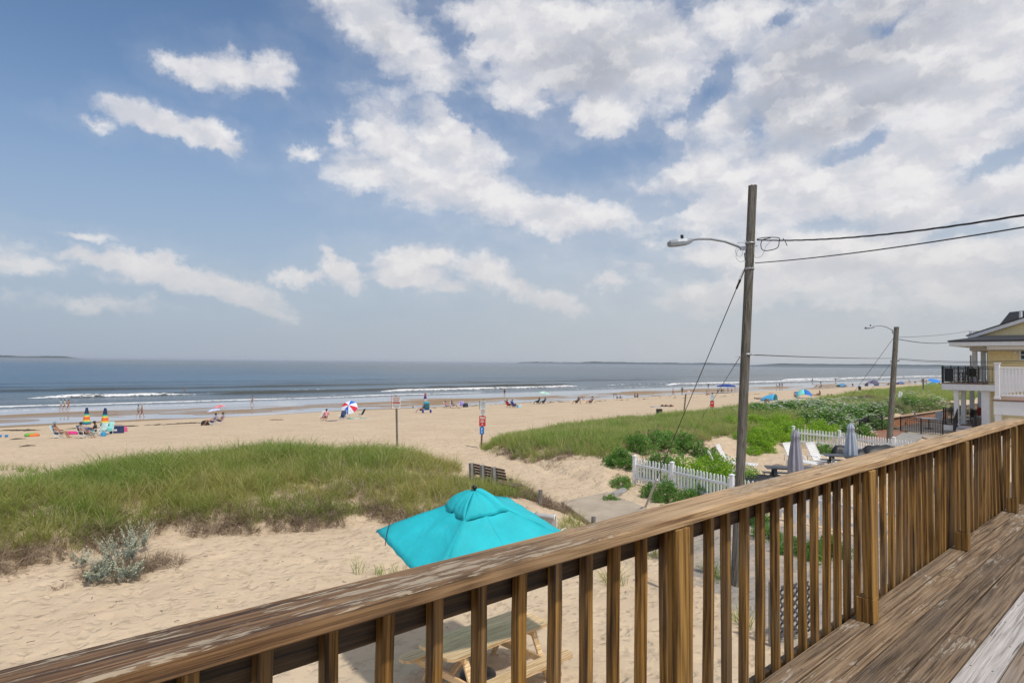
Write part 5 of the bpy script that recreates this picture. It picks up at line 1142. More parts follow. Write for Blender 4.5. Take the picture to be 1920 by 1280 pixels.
def bush_mesh(seed, kind, nleaf, leaf):
    r = np.random.default_rng(seed); V = []; Fq = []; T = []; ncl = {'rose': 60, 'lime': 70, 'shrub': 70, 'silver': 30, 'wine': 40, 'round': 40}[kind]
    cl = []
    for k in range(ncl):
        a = r.uniform(0, 2*PI); e = math.acos(r.uniform(0.0, 1)); rr = r.uniform(.45, .95); cl.append((rr*math.cos(a)*math.sin(e), rr*math.sin(a)*math.sin(e), rr*math.cos(e)*.92, r.uniform(.12, .27), r.uniform(-.25, .25)))
    for k in range(nleaf):
        c = cl[r.integers(ncl)]; n_ = r.normal(size=3); n_ /= np.linalg.norm(n_); p = np.array(c[:3])+n_*c[3]*r.uniform(.55, 1.05)
        if p[2] < 0: p[2] = abs(p[2])*.3
        L = leaf*r.uniform(.6, 1.3); d1 = r.normal(size=3)+n_*.5; d1 /= np.linalg.norm(d1); d2 = np.cross(d1, r.normal(size=3)); d2 /= np.linalg.norm(d2); W_ = L*(.5 if kind != 'silver' else .28); b0 = len(V)
        V += [p-d1*L*.5, p+d2*W_*.5, p+d1*L*.5, p-d2*W_*.5]; Fq.append((b0, b0+1, b0+2, b0+3)); T += [float(np.clip(.45+c[4]+r.uniform(-.3, .3), 0, 1))]*4
    me = mesh_np('bush_leaves', V, Fq, M[kind if kind != 'round' else 'shrub']); a = me.attributes.new('tone', 'FLOAT', 'POINT'); a.data.foreach_set('value', np.array(T, np.float32)); return me
def flower_mesh(seed, n, size, mt):
    r = np.random.default_rng(seed); m3 = MB()
    for k in range(n):
        a = r.uniform(0, 2*PI); e = math.acos(r.uniform(.15, 1)); p = Vector((math.cos(a)*math.sin(e), math.sin(a)*math.sin(e), math.cos(e)*.98))*r.uniform(.95, 1.12); s_ = size*r.uniform(.6, 1.1)
        m3.add([p+Vector((math.cos(q*2*PI/5+a)*s_*(1 if q % 1 == 0 else .6), math.sin(q*2*PI/5+a)*s_, s_*.35)) for q in range(5)]+[p], [(q, (q+1) % 5, 5) for q in range(5)])
    return m3.mesh('blossoms', mt)
BM = {k: [bush_mesh(100+i*7+j, k, n, lf) for i in range(3)] for j, (k, n, lf) in enumerate((('rose',5200,.085),('lime',5200,.075),('shrub',5200,.085),('wine',4500,.08),('silver',1500,.12),('round',2800,.06)))}
FM = {'pink': [flower_mesh(i, 26, .055, M['pink']) for i in range(2)], 'white': [flower_mesh(9+i, 170, .055, M['petal']) for i in range(2)]}
stem = None
def bush(P_, w_, h, kind, label, cat='bush', group=None, fl=None):
    global stem
    b_ = empty({'rose':'rose_bush','lime':'green_shrub','shrub':'flowering_shrub','wine':'reddish_shrub','silver':'silver_plant','round':'dark_shrub'}[kind], (P_[0], P_[1], tz(P_[0], P_[1])-.05), random.uniform(0, 6), label, cat, group)
    b_.scale = (w_/2, w_/2*random.uniform(.85, 1.1), h)
    o = link('foliage', random.choice(BM[kind]), b_); o['kind'] = 'stuff'
    if stem is None:
        m3 = MB()
        for k in range(7): a = k*.9; m3.tube([(0,0,0), (.3*math.cos(a), .3*math.sin(a), .4), (.6*math.cos(a+.2), .6*math.sin(a+.2), .75)], [.010,.007,.004], 4)
        stem = m3.mesh('stems', M['wrack'])
    link('stems', stem, b_)
    if fl: link('blossoms', random.choice(FM[fl]), b_)['kind'] = 'stuff'
    return b_
def at_pix(x, y, z=.1): q = hit(x, y, z); return q
# roses round the corner of the picket fence
for (x, y, w_, h, lab) in ((1168,885,1.7,.95,'pink rose bush left of the picket fence corner post'),(1200,866,1.8,1.0,'pink rose bush behind the first fence post'),(1240,858,2.2,1.05,'pink rose bush at the crest, left of centre in the rose thicket'),(1288,856,2.2,1.05,'pink rose bush at the crest above the bright hedge'),(1225,893,1.7,1.2,'rose bush leaning on the inside of the fence by the first post'),
     (1258,898,1.6,1.25,'rose bush engulfing the middle fence post'),(1328,862,2.0,.8,'low rose bush left of the white loungers'),(1165,907,1.0,.55,'small green rose sucker on the sandy slope'),(1148,938,.8,.4,'small green sprig beside the concrete step')):
    bush(at_pix(x, y, .1 if y > 850 else .4), w_, h, 'rose', lab, 'rose bush', 'roses by the picket fence', 'pink')
for i, (x, y, w_, h) in enumerate(((1218,925,.9,.6),(1252,934,1.0,.9),(1288,934,1.0,.55),(1318,932,.9,.7),(1348,930,1.0,.6),(1262,958,1.1,.4))):
    bush(at_pix(x, y), w_, h, 'rose', ('rose growth through the pickets '+['just right of the corner post','below the middle fence post','in the middle of the fence','towards the nearest pole','beside the nearest pole','low on the grey street end'][i]), 'rose bush', 'roses spilling through the picket fence', 'pink' if i < 2 else None)
for (x, y, w_, h, lab) in ((1285,905,2.0,1.15,'bright green shrub behind the fence, left end of the hedge'),(1328,903,2.1,1.2,'bright green shrub in the middle of the low hedge'),(1368,908,2.0,1.15,'bright green shrub of the low hedge behind the nearest pole'),(1403,905,1.3,.8,'bright green sprout between the nearest pole and the black tarpaulin')):
    bush(at_pix(x, y, .1), w_, h, 'lime', lab, 'shrub', 'bright green hedge by the picket fence')
for i, (x, y, w_, h) in enumerate(((1420,838,2.3,1.1),(1450,832,2.4,1.15),(1480,828,2.4,1.2),(1428,842,1.6,.75),(1410,846,1.2,.5),(1512,822,2.6,1.3),(1375,815,2.4,.75),(1340,818,2.0,.6),(1455,815,2.6,1.1),(1410,812,2.5,.95),(1540,818,2.2,1.2),(1390,835,1.6,.5))):
    bush(at_pix(x, y, .15), w_, h, 'lime', 'bright green leafy shrub '+['right of the nearest pole','in the middle of the bright thicket','at the right of the bright thicket','low at the front of the bright thicket','low on the sandy edge right of the pole','above the left white lounger','low in the grass behind the nearest pole','lowest, in the grass left of the pole','at the back of the bright thicket','behind the pole at the top of the thicket','beside the end of the far picket fence','small, at the foot of the pole backdrop'][i], 'shrub', 'bright green shrubs behind the yard')
for i, (x, y, w_, h) in enumerate(((1430,790,4,1.0),(1460,785,4,1.1),(1490,783,4,1.1),(1520,782,4,1.2),(1550,785,4,1.2),(1580,790,3.6,1.2),(1610,783,3.8,1.1),(1640,782,3.8,1.0),(1560,802,3,1.3),(1590,806,3,1.2),(1540,768,5,.9),(1500,765,5,.9),(1460,768,4.5,.8),(1600,768,5,.9),(1350,778,3,.6),(1375,775,3.2,.8),(1530,800,3,1.3),(1640,795,2.6,1.0))):
    bush(at_pix(x, y, .4), w_, h, 'shrub', 'white flowering shrub '+['furthest left, right beside the nearest pole','second from the nearest pole','above the bright thicket','over the gap between the loungers','above the guy wire foot','right of the guy wire foot','above the black railing corner','just left of the second pole','behind the end of the far fence','behind the further closed umbrella','at the back above the middle','at the back over the bright thicket','at the back left','at the back right','low by the further notice post','dark, between notice post and nearest pole','between the fence end and the flowers','below the second pole'][i], 'shrub', 'white flowering shrubs on the right dune', 'white')
for i, (x, y, w_, h) in enumerate(((1590,762,5,.9),(1620,760,5.5,1.0),(1650,762,5,1.0),(1700,768,5,1.0),(1730,772,4.5,1.0),(1755,766,5,1.0),(1680,775,4,1.0),(1775,768,5,1.0),(1655,772,4.5,.9))):
    bush(at_pix(x, y, .5), w_, h, 'wine', 'reddish green shrub '+['furthest left on the far dune','left of the second pole','immediately left of the second pole','right of the second pole','below the dark round shrub','behind the orange wall','directly above the wall start','beside the house balcony','low, near the second pole'][i], 'shrub', 'reddish shrubs on the far dune', 'pink' if i == 1 else None)
bush(at_pix(1716, 768, .6), 6.0, 1.7, 'round', 'dark round shrub with a few white blossoms behind the orange wall', 'shrub', None, 'white'); bush(at_pix(1546, 846, .1), 1.5, .6, 'rose', 'small green shrub at the foot of the far picket fence', 'shrub')
bush(at_pix(1650, 801, .1), 1.0, .7, 'rose', 'small vine growing on the black railing corner', 'shrub')
for i, (x, y, w_, h) in enumerate(((1440,1010,.9,.5),(1480,1035,.9,.5),(1520,1045,.8,.5),(1560,1040,1.0,.6),(1420,985,.9,.5))): bush(at_pix(x, y, 0), w_, h, 'rose', ['second','third','fourth','fifth','first'][i]+' green plant from the nearest pole along the white fence foot', 'plant', 'plants at the fence foot')
# silver dusty plant at the dune foot: upright felted stems
sp_ = empty('silver_plant', (0,0,0), 0, 'silvery grey beach wormwood plant at the foot of the left dune', 'plant'); r = np.random.default_rng(5); V = []; Fq = []; T = []
for (x, y, n_, hh_, rad) in ((225,1040,60,.62,.42),(255,1015,46,.62,.30),(190,1060,30,.42,.26),(150,1045,16,.38,.13),(180,1075,26,.28,.24),(235,1070,34,.34,.32)):
    c = hit(x, y+14, .05)
    for k in range(n_):
        a = r.uniform(0, 2*PI); rr = rad*math.sqrt(r.random()); bx, by = c[0]+rr*math.cos(a)*.7, c[1]+rr*math.sin(a)*.7; ht = hh_*r.uniform(.6, 1.15); lx, ly = math.cos(a)*ht*.35+r.normal()*.04, math.sin(a)*ht*.35+r.normal()*.04; zb_ = tz(bx, by)
        for j in range(34):
            f = .25+.75*(j/34); an = r.uniform(0, 2*PI); p = np.array([bx+lx*f*f, by+ly*f*f, zb_+ht*f]); L = .055*(1.25-.75*f); d1 = np.array([math.cos(an), math.sin(an), r.uniform(.2, 1.0)]); d1 /= np.linalg.norm(d1); d2 = np.cross(d1, [0,0,1]); d2 /= np.linalg.norm(d2)+1e-9; b0 = len(V); w2 = .011
            V += [p, p+d1*L*.5+d2*w2, p+d1*L, p+d1*L*.5-d2*w2]; Fq.append((b0, b0+1, b0+2, b0+3)); T += [float(np.clip(.1+.85*f*r.uniform(.8, 1.1), 0, 1))]*4
me = mesh_np('leaves', V, Fq, M['silver']); a = me.attributes.new('tone', 'FLOAT', 'POINT'); a.data.foreach_set('value', np.array(T, np.float32)); link('leaves', me, sp_)['kind'] = 'stuff'
cD = hit(245, 1060, .05); PD = np.c_[RNG.normal(cD[0], .45, 90), RNG.normal(cD[1], .28, 90)]; o = scatter('dead_stalks', np.c_[PD, terrain(PD)], .6+.4*RNG.random(90), dT, parent=sp_, tilt=.35)

# seaweed line on the beach
m2 = MB()
for i in range(150):
    x = random.choice([random.uniform(0, 60), random.uniform(130, 400), random.uniform(800, 1100), random.uniform(1100, 1450)]); yl = np.interp(x, [0,100,400,960,1100,1330,1450], [807.5,806,791,756,752,744,737])
    p = G(x, yl+random.gauss(0, .5)); l_ = random.uniform(.2, .9); a = random.gauss(0, .35); m2.tube([(p.x-l_*math.cos(a), p.y-l_*math.sin(a), p.z), (p.x, p.y, p.z+.05), (p.x+l_*math.cos(a), p.y+l_*math.sin(a), p.z)], [.01, random.uniform(.02,.05), .01], 4)
for x, y, n_ in ((38, 823, 3), (58, 836, 1), (1230,743,6),(1262,744,5),(1110,754.5,4),(1030,755,2),(855,765,3),(518,787,3)):
    for k in range(n_): p = G(x+random.uniform(-8,8), y); m2.tube([p-Vector((.4,.1,0)), p+Vector((0,0,.03)), p+Vector((.4,0,0))], [.02,.05,.02], 5)
tag(m2.build('seaweed', M['wrack']), kind='stuff')

# ============================================================ people and beach gear
_mc = {}
def cm(c, kind='cloth'):
    c = tuple(round(q, 3) for q in c)
    if c not in _mc: _mc[c] = plain('fabric', c, .8, .08, 8)
    return _mc[c]
SKIN = [plain('skin_light', (.50,.27,.18), .55, .08), plain('skin_tan', (.36,.18,.11), .55, .08), plain('skin_brown', (.17,.08,.05), .5, .08)]
HAIR = {'dark': plain('hair_dark', (.02,.014,.01), .6), 'fair': plain('hair_fair', (.28,.18,.09), .6), 'grey': plain('hair_grey', (.4,.4,.4), .6)}
def pose(kind):
    J = {}
    if kind in ('stand', 'walk', 'bend', 'arms'):
        J = dict(pel=(0,0,.93), spi=(0,.0,1.10), che=(0,0,1.28), nek=(0,-.01,1.46), hed=(0,.02,1.56), top=(0,.01,1.66))
        for s, n in ((-1,'l'),(1,'r')):
            J['sh'+n] = (s*.17,-.01,1.40); J['el'+n] = (s*.23,-.04,1.13); J['wr'+n] = (s*.23,.05,.90); J['ha'+n] = (s*.22,.08,.81)
            J['hi'+n] = (s*.09,0,.88); J['kn'+n] = (s*.10,.02,.49); J['an'+n] = (s*.10,-.02,.08); J['to'+n] = (s*.12,.15,.03)
        if kind == 'walk':
            J['knr'] = (.09,.24,.53); J['anr'] = (.09,.30,.10); J['tor'] = (.10,.48,.07); J['knl'] = (-.09,-.05,.49); J['anl'] = (-.09,-.33,.16); J['tol'] = (-.10,-.25,.04)
            J['wrr'] = (.22,-.18,.95); J['har'] = (.22,-.22,.87); J['wrl'] = (-.22,.22,.98); J['hal'] = (-.21,.29,.93)
        if kind == 'arms':
            for s, n in ((-1,'l'),(1,'r')): J['el'+n] = (s*.33,.05,1.30); J['wr'+n] = (s*.22,.22,1.42); J['ha'+n] = (s*.16,.25,1.48)
        if kind == 'bend':
            J.update(pel=(0,-.12,.90), spi=(0,.02,1.02), che=(0,.22,1.10), nek=(0,.42,1.10), hed=(0,.52,1.05), top=(0,.62,1.03))
            for s, n in ((-1,'l'),(1,'r')): J['sh'+n] = (s*.17,.34,1.08); J['el'+n] = (s*.19,.38,.82); J['wr'+n] = (s*.16,.48,.62); J['ha'+n] = (s*.14,.52,.54); J['hi'+n] = (s*.09,-.12,.86); J['kn'+n] = (s*.10,-.02,.48)
    elif kind == 'chair':
        J = dict(pel=(0,0,.33), spi=(0,-.10,.48), che=(0,-.20,.66), nek=(0,-.30,.83), hed=(0,-.28,.93), top=(0,-.28,1.03))
        for s, n in ((-1,'l'),(1,'r')):
            J['sh'+n] = (s*.17,-.26,.77); J['el'+n] = (s*.27,-.12,.53); J['wr'+n] = (s*.25,.12,.52); J['ha'+n] = (s*.23,.20,.52)
            J['hi'+n] = (s*.09,.02,.32); J['kn'+n] = (s*.12,.42,.46); J['an'+n] = (s*.12,.62,.07); J['to'+n] = (s*.13,.78,.04)
    elif kind == 'ground':
        J = dict(pel=(0,0,.13), spi=(0,-.04,.28), che=(0,-.06,.47), nek=(0,-.04,.65), hed=(0,.0,.75), top=(0,.01,.85))
        for s, n in ((-1,'l'),(1,'r')):
            J['sh'+n] = (s*.17,-.05,.58); J['el'+n] = (s*.22,.12,.36); J['wr'+n] = (s*.12,.32,.38); J['ha'+n] = (s*.06,.38,.36)
            J['hi'+n] = (s*.09,.04,.13); J['kn'+n] = (s*.14,.40,.38); J['an'+n] = (s*.12,.62,.08); J['to'+n] = (s*.12,.78,.05)
    elif kind == 'lie':
        J = dict(pel=(0,0,.13), spi=(0,-.18,.13), che=(0,-.36,.15), nek=(0,-.54,.16), hed=(0,-.64,.18), top=(0,-.75,.18))
        for s, n in ((-1,'l'),(1,'r')):
            J['sh'+n] = (s*.17,-.48,.14); J['el'+n] = (s*.28,-.28,.08); J['wr'+n] = (s*.26,-.04,.07); J['ha'+n] = (s*.25,.05,.06)
            J['hi'+n] = (s*.09,.05,.13); J['kn'+n] = (s*.12,.44,.20 if n == 'l' else .11); J['an'+n] = (s*.12,.85,.07); J['to'+n] = (s*.14,.93,.14)
    return J
RAD = dict(pel=.125, spi=.115, che=.135, nek=.055, hed=.085, top=.07, sh=.06, el=.042, wr=.030, ha=.038, hi=.095, kn=.058, an=.038, to=.032)
ED = [('pel','spi'),('spi','che'),('che','nek'),('nek','hed'),('hed','top')]+[e for n in 'lr' for e in (('che','sh'+n),('sh'+n,'el'+n),('el'+n,'wr'+n),('wr'+n,'ha'+n),('pel','hi'+n),('hi'+n,'kn'+n),('kn'+n,'an'+n),('an'+n,'to'+n))]
import bmesh
_sk = {}
def skinned(key, J, edges, rad, mt, name, parent, sub=1):
    if key not in _sk:
        bm = bmesh.new(); L = bm.verts.layers.skin.verify(); vv = {}
        for a, b_ in edges:
            for q in (a, b_):
                if q not in vv: vv[q] = bm.verts.new(J[q]); r = rad[q] if q in rad else rad[q[:2]]; vv[q][L].radius = (r, r)
            bm.edges.new((vv[a], vv[b_]))
        vv[edges[0][0]][L].use_root = True; me = bpy.data.meshes.new(name); bm.to_mesh(me); bm.free()
        o = bpy.data.objects.new(name, me); COL.objects.link(o); o.modifiers.new('skin', 'SKIN').use_smooth_shade = True
        if sub: s2 = o.modifiers.new('sub', 'SUBSURF'); s2.levels = sub; s2.render_levels = sub
        bpy.context.view_layer.update(); ev = o.evaluated_get(bpy.context.evaluated_depsgraph_get()); m3 = bpy.data.meshes.new_from_object(ev); m3.name = name; bpy.data.objects.remove(o); _sk[key] = m3
    me = _sk[key]
    o = link(name, me, parent)
    if not me.materials: me.materials.append(mt)
    o.material_slots[0].link = 'OBJECT'; o.material_slots[0].material = mt
    return o
def person(P_, kind, face, label, skin=0, top=None, bottom=(.03,.03,.05), hair='dark', hat=None, h=1.70, group=None, zo=0, sink=0):
    s_ = h/1.70; rz_ = TH-R_(face)-PI/2
    e = empty('person', (P_[0], P_[1], (P_[2] if len(P_) > 2 else tz(P_[0], P_[1]))+zo-sink), rz_, label, 'person', group); e.scale = (s_,)*3; J = pose(kind)
    skinned(('body', kind), J, ED, RAD, SKIN[skin], 'body', e)
    m_ = lambda a, b_, f: tuple(Vector(J[a]).lerp(Vector(J[b_]), f))
    if bottom:
        J2 = dict(pel=J['pel'], spi=m_('pel','spi',.45), hil=J['hil'], hir=J['hir'], tl=m_('hil','knl',.5), tr=m_('hir','knr',.5))
        skinned(('short', kind), J2, [('pel','spi'),('pel','hil'),('hil','tl'),('pel','hir'),('hir','tr')], dict(pel=.145, spi=.128, hil=.112, hir=.112, tl=.092, tr=.092), cm(bottom), 'shorts', e)
    if top:
        J2 = dict(spi=J['spi'], che=J['che'], nek=m_('che','nek',.75), w=m_('spi','pel',.7), shl=J['shl'], shr=J['shr'], al=m_('shl','ell',.55), ar=m_('shr','elr',.55))
        skinned(('shirt', kind), J2, [('spi','che'),('spi','w'),('che','nek'),('che','shl'),('shl','al'),('che','shr'),('shr','ar')], dict(spi=.132, che=.152, nek=.075, w=.140, shl=.078, shr=.078, al=.062, ar=.062), cm(top), 'shirt', e)
    hd = (Vector(J['hed'])+Vector(J['top']))/2; up = (Vector(J['top'])-Vector(J['hed'])).normalized(); T = Matrix.Translation(hd) @ up.to_track_quat('Z', 'Y').to_matrix().to_4x4()
    if hat: MB().lathe([(.17,.02),(.16,.035),(.10,.045),(.098,.10),(.06,.135),(0,.14)], 12, (0,0,0), T).build('hat', cm(hat), e)
    else:
        T2 = T @ Matrix.Translation((0,-.012 if kind in ('stand','walk','chair','ground','arms') else 0,.012)); MB().lathe([(.075,-.06),(.100,-.02),(.106,.02),(.096,.065),(.06,.095),(0,.105)], 10, (0,0,0), T2).build('hair', HAIR[hair], e)
    return e
def beach_chair(P_, face, label, col, frame='white', zo=0, col2=None):
    c_ = empty('beach_chair', (P_[0], P_[1], tz(P_[0], P_[1])+zo), TH-R_(face)-PI/2, label, 'beach chair'); fm = M['plastic'] if frame == 'white' else M[frame]
    rows_ = [[(x, y, z_) for x in np.linspace(-.27, .27, 4)] for y, z_ in ((.25,.27),(.1,.235),(-.08,.215),(-.2,.28),(-.30,.48),(-.40,.68),(-.48,.86))]
    m3 = MB(); m3.grid(rows_[:4]); solid(m3.build('seat', cm(col), c_), .01); m3 = MB(); m3.grid(rows_[3:]); solid(m3.build('backrest', cm(col2 or col), c_), .012)
    m3 = MB()
    for s_ in (-1, 1):
        m3.tube([(s_*.28,.27,.28),(s_*.28,-.16,.24),(s_*.28,-.49,.88)], .014, 5); m3.tube([(s_*.30,.25,.27),(s_*.30,-.25,.01)], .014, 5); m3.tube([(s_*.29,-.12,.22),(s_*.29,.22,.01)], .014, 5); m3.tube([(s_*.31,-.30,.47),(s_*.32,.16,.48),(s_*.30,.16,.27)], .017, 5)
    m3.tube([(-.28,-.49,.88),(.28,-.49,.88)], .014, 5); m3.tube([(-.30,-.25,.012),(.30,-.25,.012)], .013, 5); m3.tube([(-.29,.22,.012),(.29,.22,.012)], .013, 5); m3.build('frame', fm, c_); return c_
def folded_umbrella(P_, label, H, bands):
    u_ = empty('beach_umbrella', (P_[0], P_[1], tz(P_[0], P_[1])), 0, label, 'beach umbrella'); MB().tube([(0,0,-.1),(0,0,H)], .017, 6).build('pole', M['plastic'], u_)
    k = len(bands); z_ = H-.04
    for i, (c_, l_) in enumerate(bands):
        f0 = (H-.04-z_)/(H*.62); r0 = .07+.20*f0; z2 = z_-l_; f1_ = (H-.04-z2)/(H*.62); r1 = .07+.20*f1_; rows_ = [[(rr*(1+.12*math.cos(8*a))*math.cos(a), rr*(1+.12*math.cos(8*a))*math.sin(a), zz) for a in np.linspace(0, 2*PI, 25)] for rr, zz in ((r0, z_), (r1, z2))]
        m3 = MB(); m3.grid(rows_); m3.build('canopy_band', cm(c_), u_); z_ = z2
    MB().lathe([(0,0),(.03,.02),(0,.05)], 6, (0,0,H)).build('finial', M['plastic'], u_); return u_
def open_umbrella(P_, label, R, H, cols, tiltface=0, tilt=0, seg=8, drop=.28):
    u_ = empty('beach_umbrella', (P_[0], P_[1], tz(P_[0], P_[1])), TH-R_(tiltface)-PI/2, label, 'beach umbrella'); T = Matrix.Translation((0,0,H*.72)) @ Matrix.Rotation(-R_(tilt), 4, 'X')
    MB().tube([(0,0,-.1),(0,0,H*.72)], .018, 6).build('pole', M['plastic'], u_); MB().tube([T @ Vector((0,0,0)), T @ Vector((0,0,H*.28))], .016, 6).build('upper_pole', M['plastic'], u_)
    for i in range(seg):
        a0, a1 = 2*PI*i/seg, 2*PI*(i+1)/seg; rows_ = []
        for r in range(6):
            f = r/5; rows_.append([tuple(T @ Vector((R*f*math.cos(a)*(1-.03*math.sin(PI*h)*f), R*f*math.sin(a)*(1-.03*math.sin(PI*h)*f), H*.28-drop*f**1.6-.03*f*math.sin(PI*h)))) for h, a in [(q/3, a0+(a1-a0)*q/3) for q in range(4)]])
        m3 = MB(); m3.grid(rows_); m3.build('canopy_panel', cm(cols[i % len(cols)]), u_)
    return u_
def box_thing(name, P_, sz, col, label, cat, rz_=0, round_=.06, extra=None, shape='bag'):
    o = empty(name, (P_[0], P_[1], tz(P_[0], P_[1])), rz_, label, cat); w_, d_, h_ = sz
    if shape == 'cooler':
        MB().box(-w_/2, w_/2, -d_/2, d_/2, 0, h_*.78, None, .03).build('body', cm(col), o); MB().box(-w_/2-.01, w_/2+.01, -d_/2-.01, d_/2+.01, h_*.782, h_, None, .03).build('lid', cm(extra or col), o); MB().box(-w_*.18, w_*.18, -d_/2-.012, -d_/2-.002, h_*.35, h_*.6).build('label_patch', M['plastic'], o)
        MB().tube([(-w_/2,0,h_*.7),(-w_*.45,0,h_*1.15),(w_*.45,0,h_*1.15),(w_/2,0,h_*.7)], .012, 5).build('handle', M['black'], o)
    else:
        rows_ = []
        for i in range(7):
            f = i/6; sc2 = (1-.18*f)*(1-max(0, f-.8)*2.2); rows_.append([(w_/2*sc2*math.copysign(abs(math.cos(a))**.6, math.cos(a))+.01*math.sin(i*3+a*4), d_/2*sc2*math.copysign(abs(math.sin(a))**.6, math.sin(a)), h_*f+.01*math.sin(a*3)) for a in np.linspace(0, 2*PI, 15)])
        m3 = MB(); m3.grid(rows_); m3.add(rows_[-1][:14], [tuple(range(14))]); m3.build('bag_body', cm(col), o)
        m3 = MB(); m3.tube([(-w_*.25,-d_*.3,h_*.8),(-w_*.2,-d_*.3,h_*1.2),(w_*.2,-d_*.3,h_*1.2),(w_*.25,-d_*.3,h_*.8)], .012, 5); m3.build('strap', cm(tuple(q*.6 for q in col)), o)
    return o
def towel(P_, sz, cols, label, rz_=0):
    o = empty('beach_towel', (P_[0], P_[1], tz(P_[0], P_[1])), rz_, label, 'towel'); n = len(cols)
    for i, c_ in enumerate(cols):
        x0 = -sz[0]/2+sz[0]*i/n; rows_ = [[(x0+sz[0]/n*h, y, .025+.012*math.sin(x0*9+h*3+y*7)) for h in (0,.5,1)] for y in np.linspace(-sz[1]/2, sz[1]/2, 5)]; m3 = MB(); m3.grid(rows_); solid(m3.build('stripe', cm(c_), o), .012)
def float_ring(P_, col, col2, label):
    o = empty('inflatable_ring', (P_[0], P_[1], tz(P_[0], P_[1])+.1), 1.0, label, 'inflatable'); pts_ = [(.36*math.cos(a), .36*math.sin(a), .02*math.sin(a)) for a in np.linspace(0, 2*PI, 17)]
    MB().tube(pts_[:9], .11, 8).build('half_ring', cm(col), o); MB().tube(pts_[8:], .11, 8).build('half_ring', cm(col2), o)
def dome(P_, w_, d_, h_, col, col2, face, label, name='beach_tent'):
    o = empty(name, (P_[0], P_[1], tz(P_[0], P_[1])), TH-R_(face)-PI/2, label, 'beach tent'); n = 10; rows_ = []
    for i in range(n+1):
        a = PI*i/n; rows_.append([(-w_/2*math.cos(a)*(1-.1*k/6), -d_/2+d_*k/6, h_*math.sin(a)**.8*(1-.55*(k/6)**2)) for k in range(7)])
    m3 = MB(); m3.grid(rows_[:6]); solid(m3.build('canopy', cm(col), o), .01); m3 = MB(); m3.grid(rows_[5:]); solid(m3.build('canopy', cm(col2), o), .01)
    MB().tube([rows_[i][0] for i in range(n+1)], .015, 5).build('pole', M['black'], o); m3 = MB(); m3.add([rows_[0][0], rows_[-1][0], rows_[-1][-1], rows_[0][-1]], [(0,1,2,3)]); solid(m3.build('groundsheet', cm(tuple(q*.6 for q in col)), o), .01); return o
def pop_canopy(P_, w_, h_, col, label, face=0):
    o = empty('beach_canopy', (P_[0], P_[1], tz(P_[0], P_[1])), TH-R_(face), label, 'canopy'); x = w_/2
    for a in (-1,1):
        for b_ in (-1,1): MB().tube([(a*x,b_*x,0),(a*x,b_*x,h_*.78)], .03, 5).build('leg', M['steel'], o)
    rows_ = [[(x*a*(1.02-.0*k), x*b_*1.02, h_*.70) for a, b_ in ((-1,-1),(0,-1.0),(1,-1),(1,0),(1,1),(0,1),(-1,1),(-1,0),(-1,-1))] for k in (0,)]
    ring = lambda s2, zz: [(x*a*s2, x*b_*s2, zz) for a, b_ in ((-1,-1),(0,-1),(1,-1),(1,0),(1,1),(0,1),(-1,1),(-1,0),(-1,-1))]
    m3 = MB(); m3.grid([ring(1.03, h_*.70), ring(1.02, h_*.80), ring(.5, h_*.93), ring(.02, h_)], False); m3.build('canopy_cloth', cm(col), o)
# --- left group by the striped folded umbrellas
BL = (.30,.50,.60); NV = (.03,.05,.14); TL = (.02,.36,.42); PK = (.62,.04,.22)
def seat_pair(x, y, face, lab_c, lab_p, col, **kw):
    q = G(x, y); beach_chair(q, face, lab_c, col, kw.pop('frame', 'white')); person(q, 'chair', face, lab_p, **kw)
seat_pair(110, 821, 82, 'pale blue low beach chair, furthest left of the umbrella group', 'person in a grey sun hat sunbathing in the pale blue chair, knees up', BL, skin=1, hat=(.16,.24,.27), bottom=(.03,.03,.05))
seat_pair(158, 821, 95, 'dark low lounge chair below the left striped umbrella', 'dark haired person reclining in the low dark chair', (.10,.10,.12), skin=1, top=(.30,.28,.27))
q = G(186, 817); beach_chair(q, 200, 'pale green patterned beach chair beside the right striped umbrella', (.45,.62,.60)); q = G(177, 812); person(q, 'ground', 250, 'dark haired person sitting between the two striped umbrellas', 2, (.05,.04,.05), h=1.75)
q = G(203, 814); beach_chair(q, 160, 'turquoise chair just right of the right striped umbrella', (.25,.62,.58))
STR = [((.012,.025,.10),.46),((.02,.36,.30),.12),((.75,.62,.12),.11),((.75,.16,.03),.25),((.75,.62,.12),.12),((.02,.36,.30),.11),((.012,.10,.22),.12)]
q = G(161.5, 811); folded_umbrella(q, 'folded striped beach umbrella, the left one of the pair', 1.98, STR); q = G(196, 815); folded_umbrella(q, 'folded striped beach umbrella, the right one of the pair', 1.98, STR)
box_thing('cooler_bag', G(162, 813), (.62,.4,.45), (.02,.05,.22), 'dark blue cooler bag under the left striped umbrella', 'cooler bag')
box_thing('cooler', G(219, 812), (.85,.5,.55), NV, 'navy cooler with a pale patch, right of the striped umbrellas', 'cooler', TH-PI/2, shape='cooler')
box_thing('beach_bag', G(233, 809), (.45,.35,.42), (.6,.10,.22), 'pink beach bag beside the navy cooler', 'bag'); box_thing('beach_bag', G(171, 816), (.42,.3,.36), TL, 'teal beach bag in front of the striped umbrellas, left', 'bag'); box_thing('beach_bag', G(194, 817), (.35,.3,.28), (.03,.28,.55), 'blue beach bag under the right striped umbrella', 'bag')
float_ring(G(135, 814), PK, PK, 'pink inflatable lying left of the striped umbrellas'); float_ring(G(60, 818), (.15,.42,.06), (.75,.18,.04), 'green and orange inflatable alone on the sand, far left')
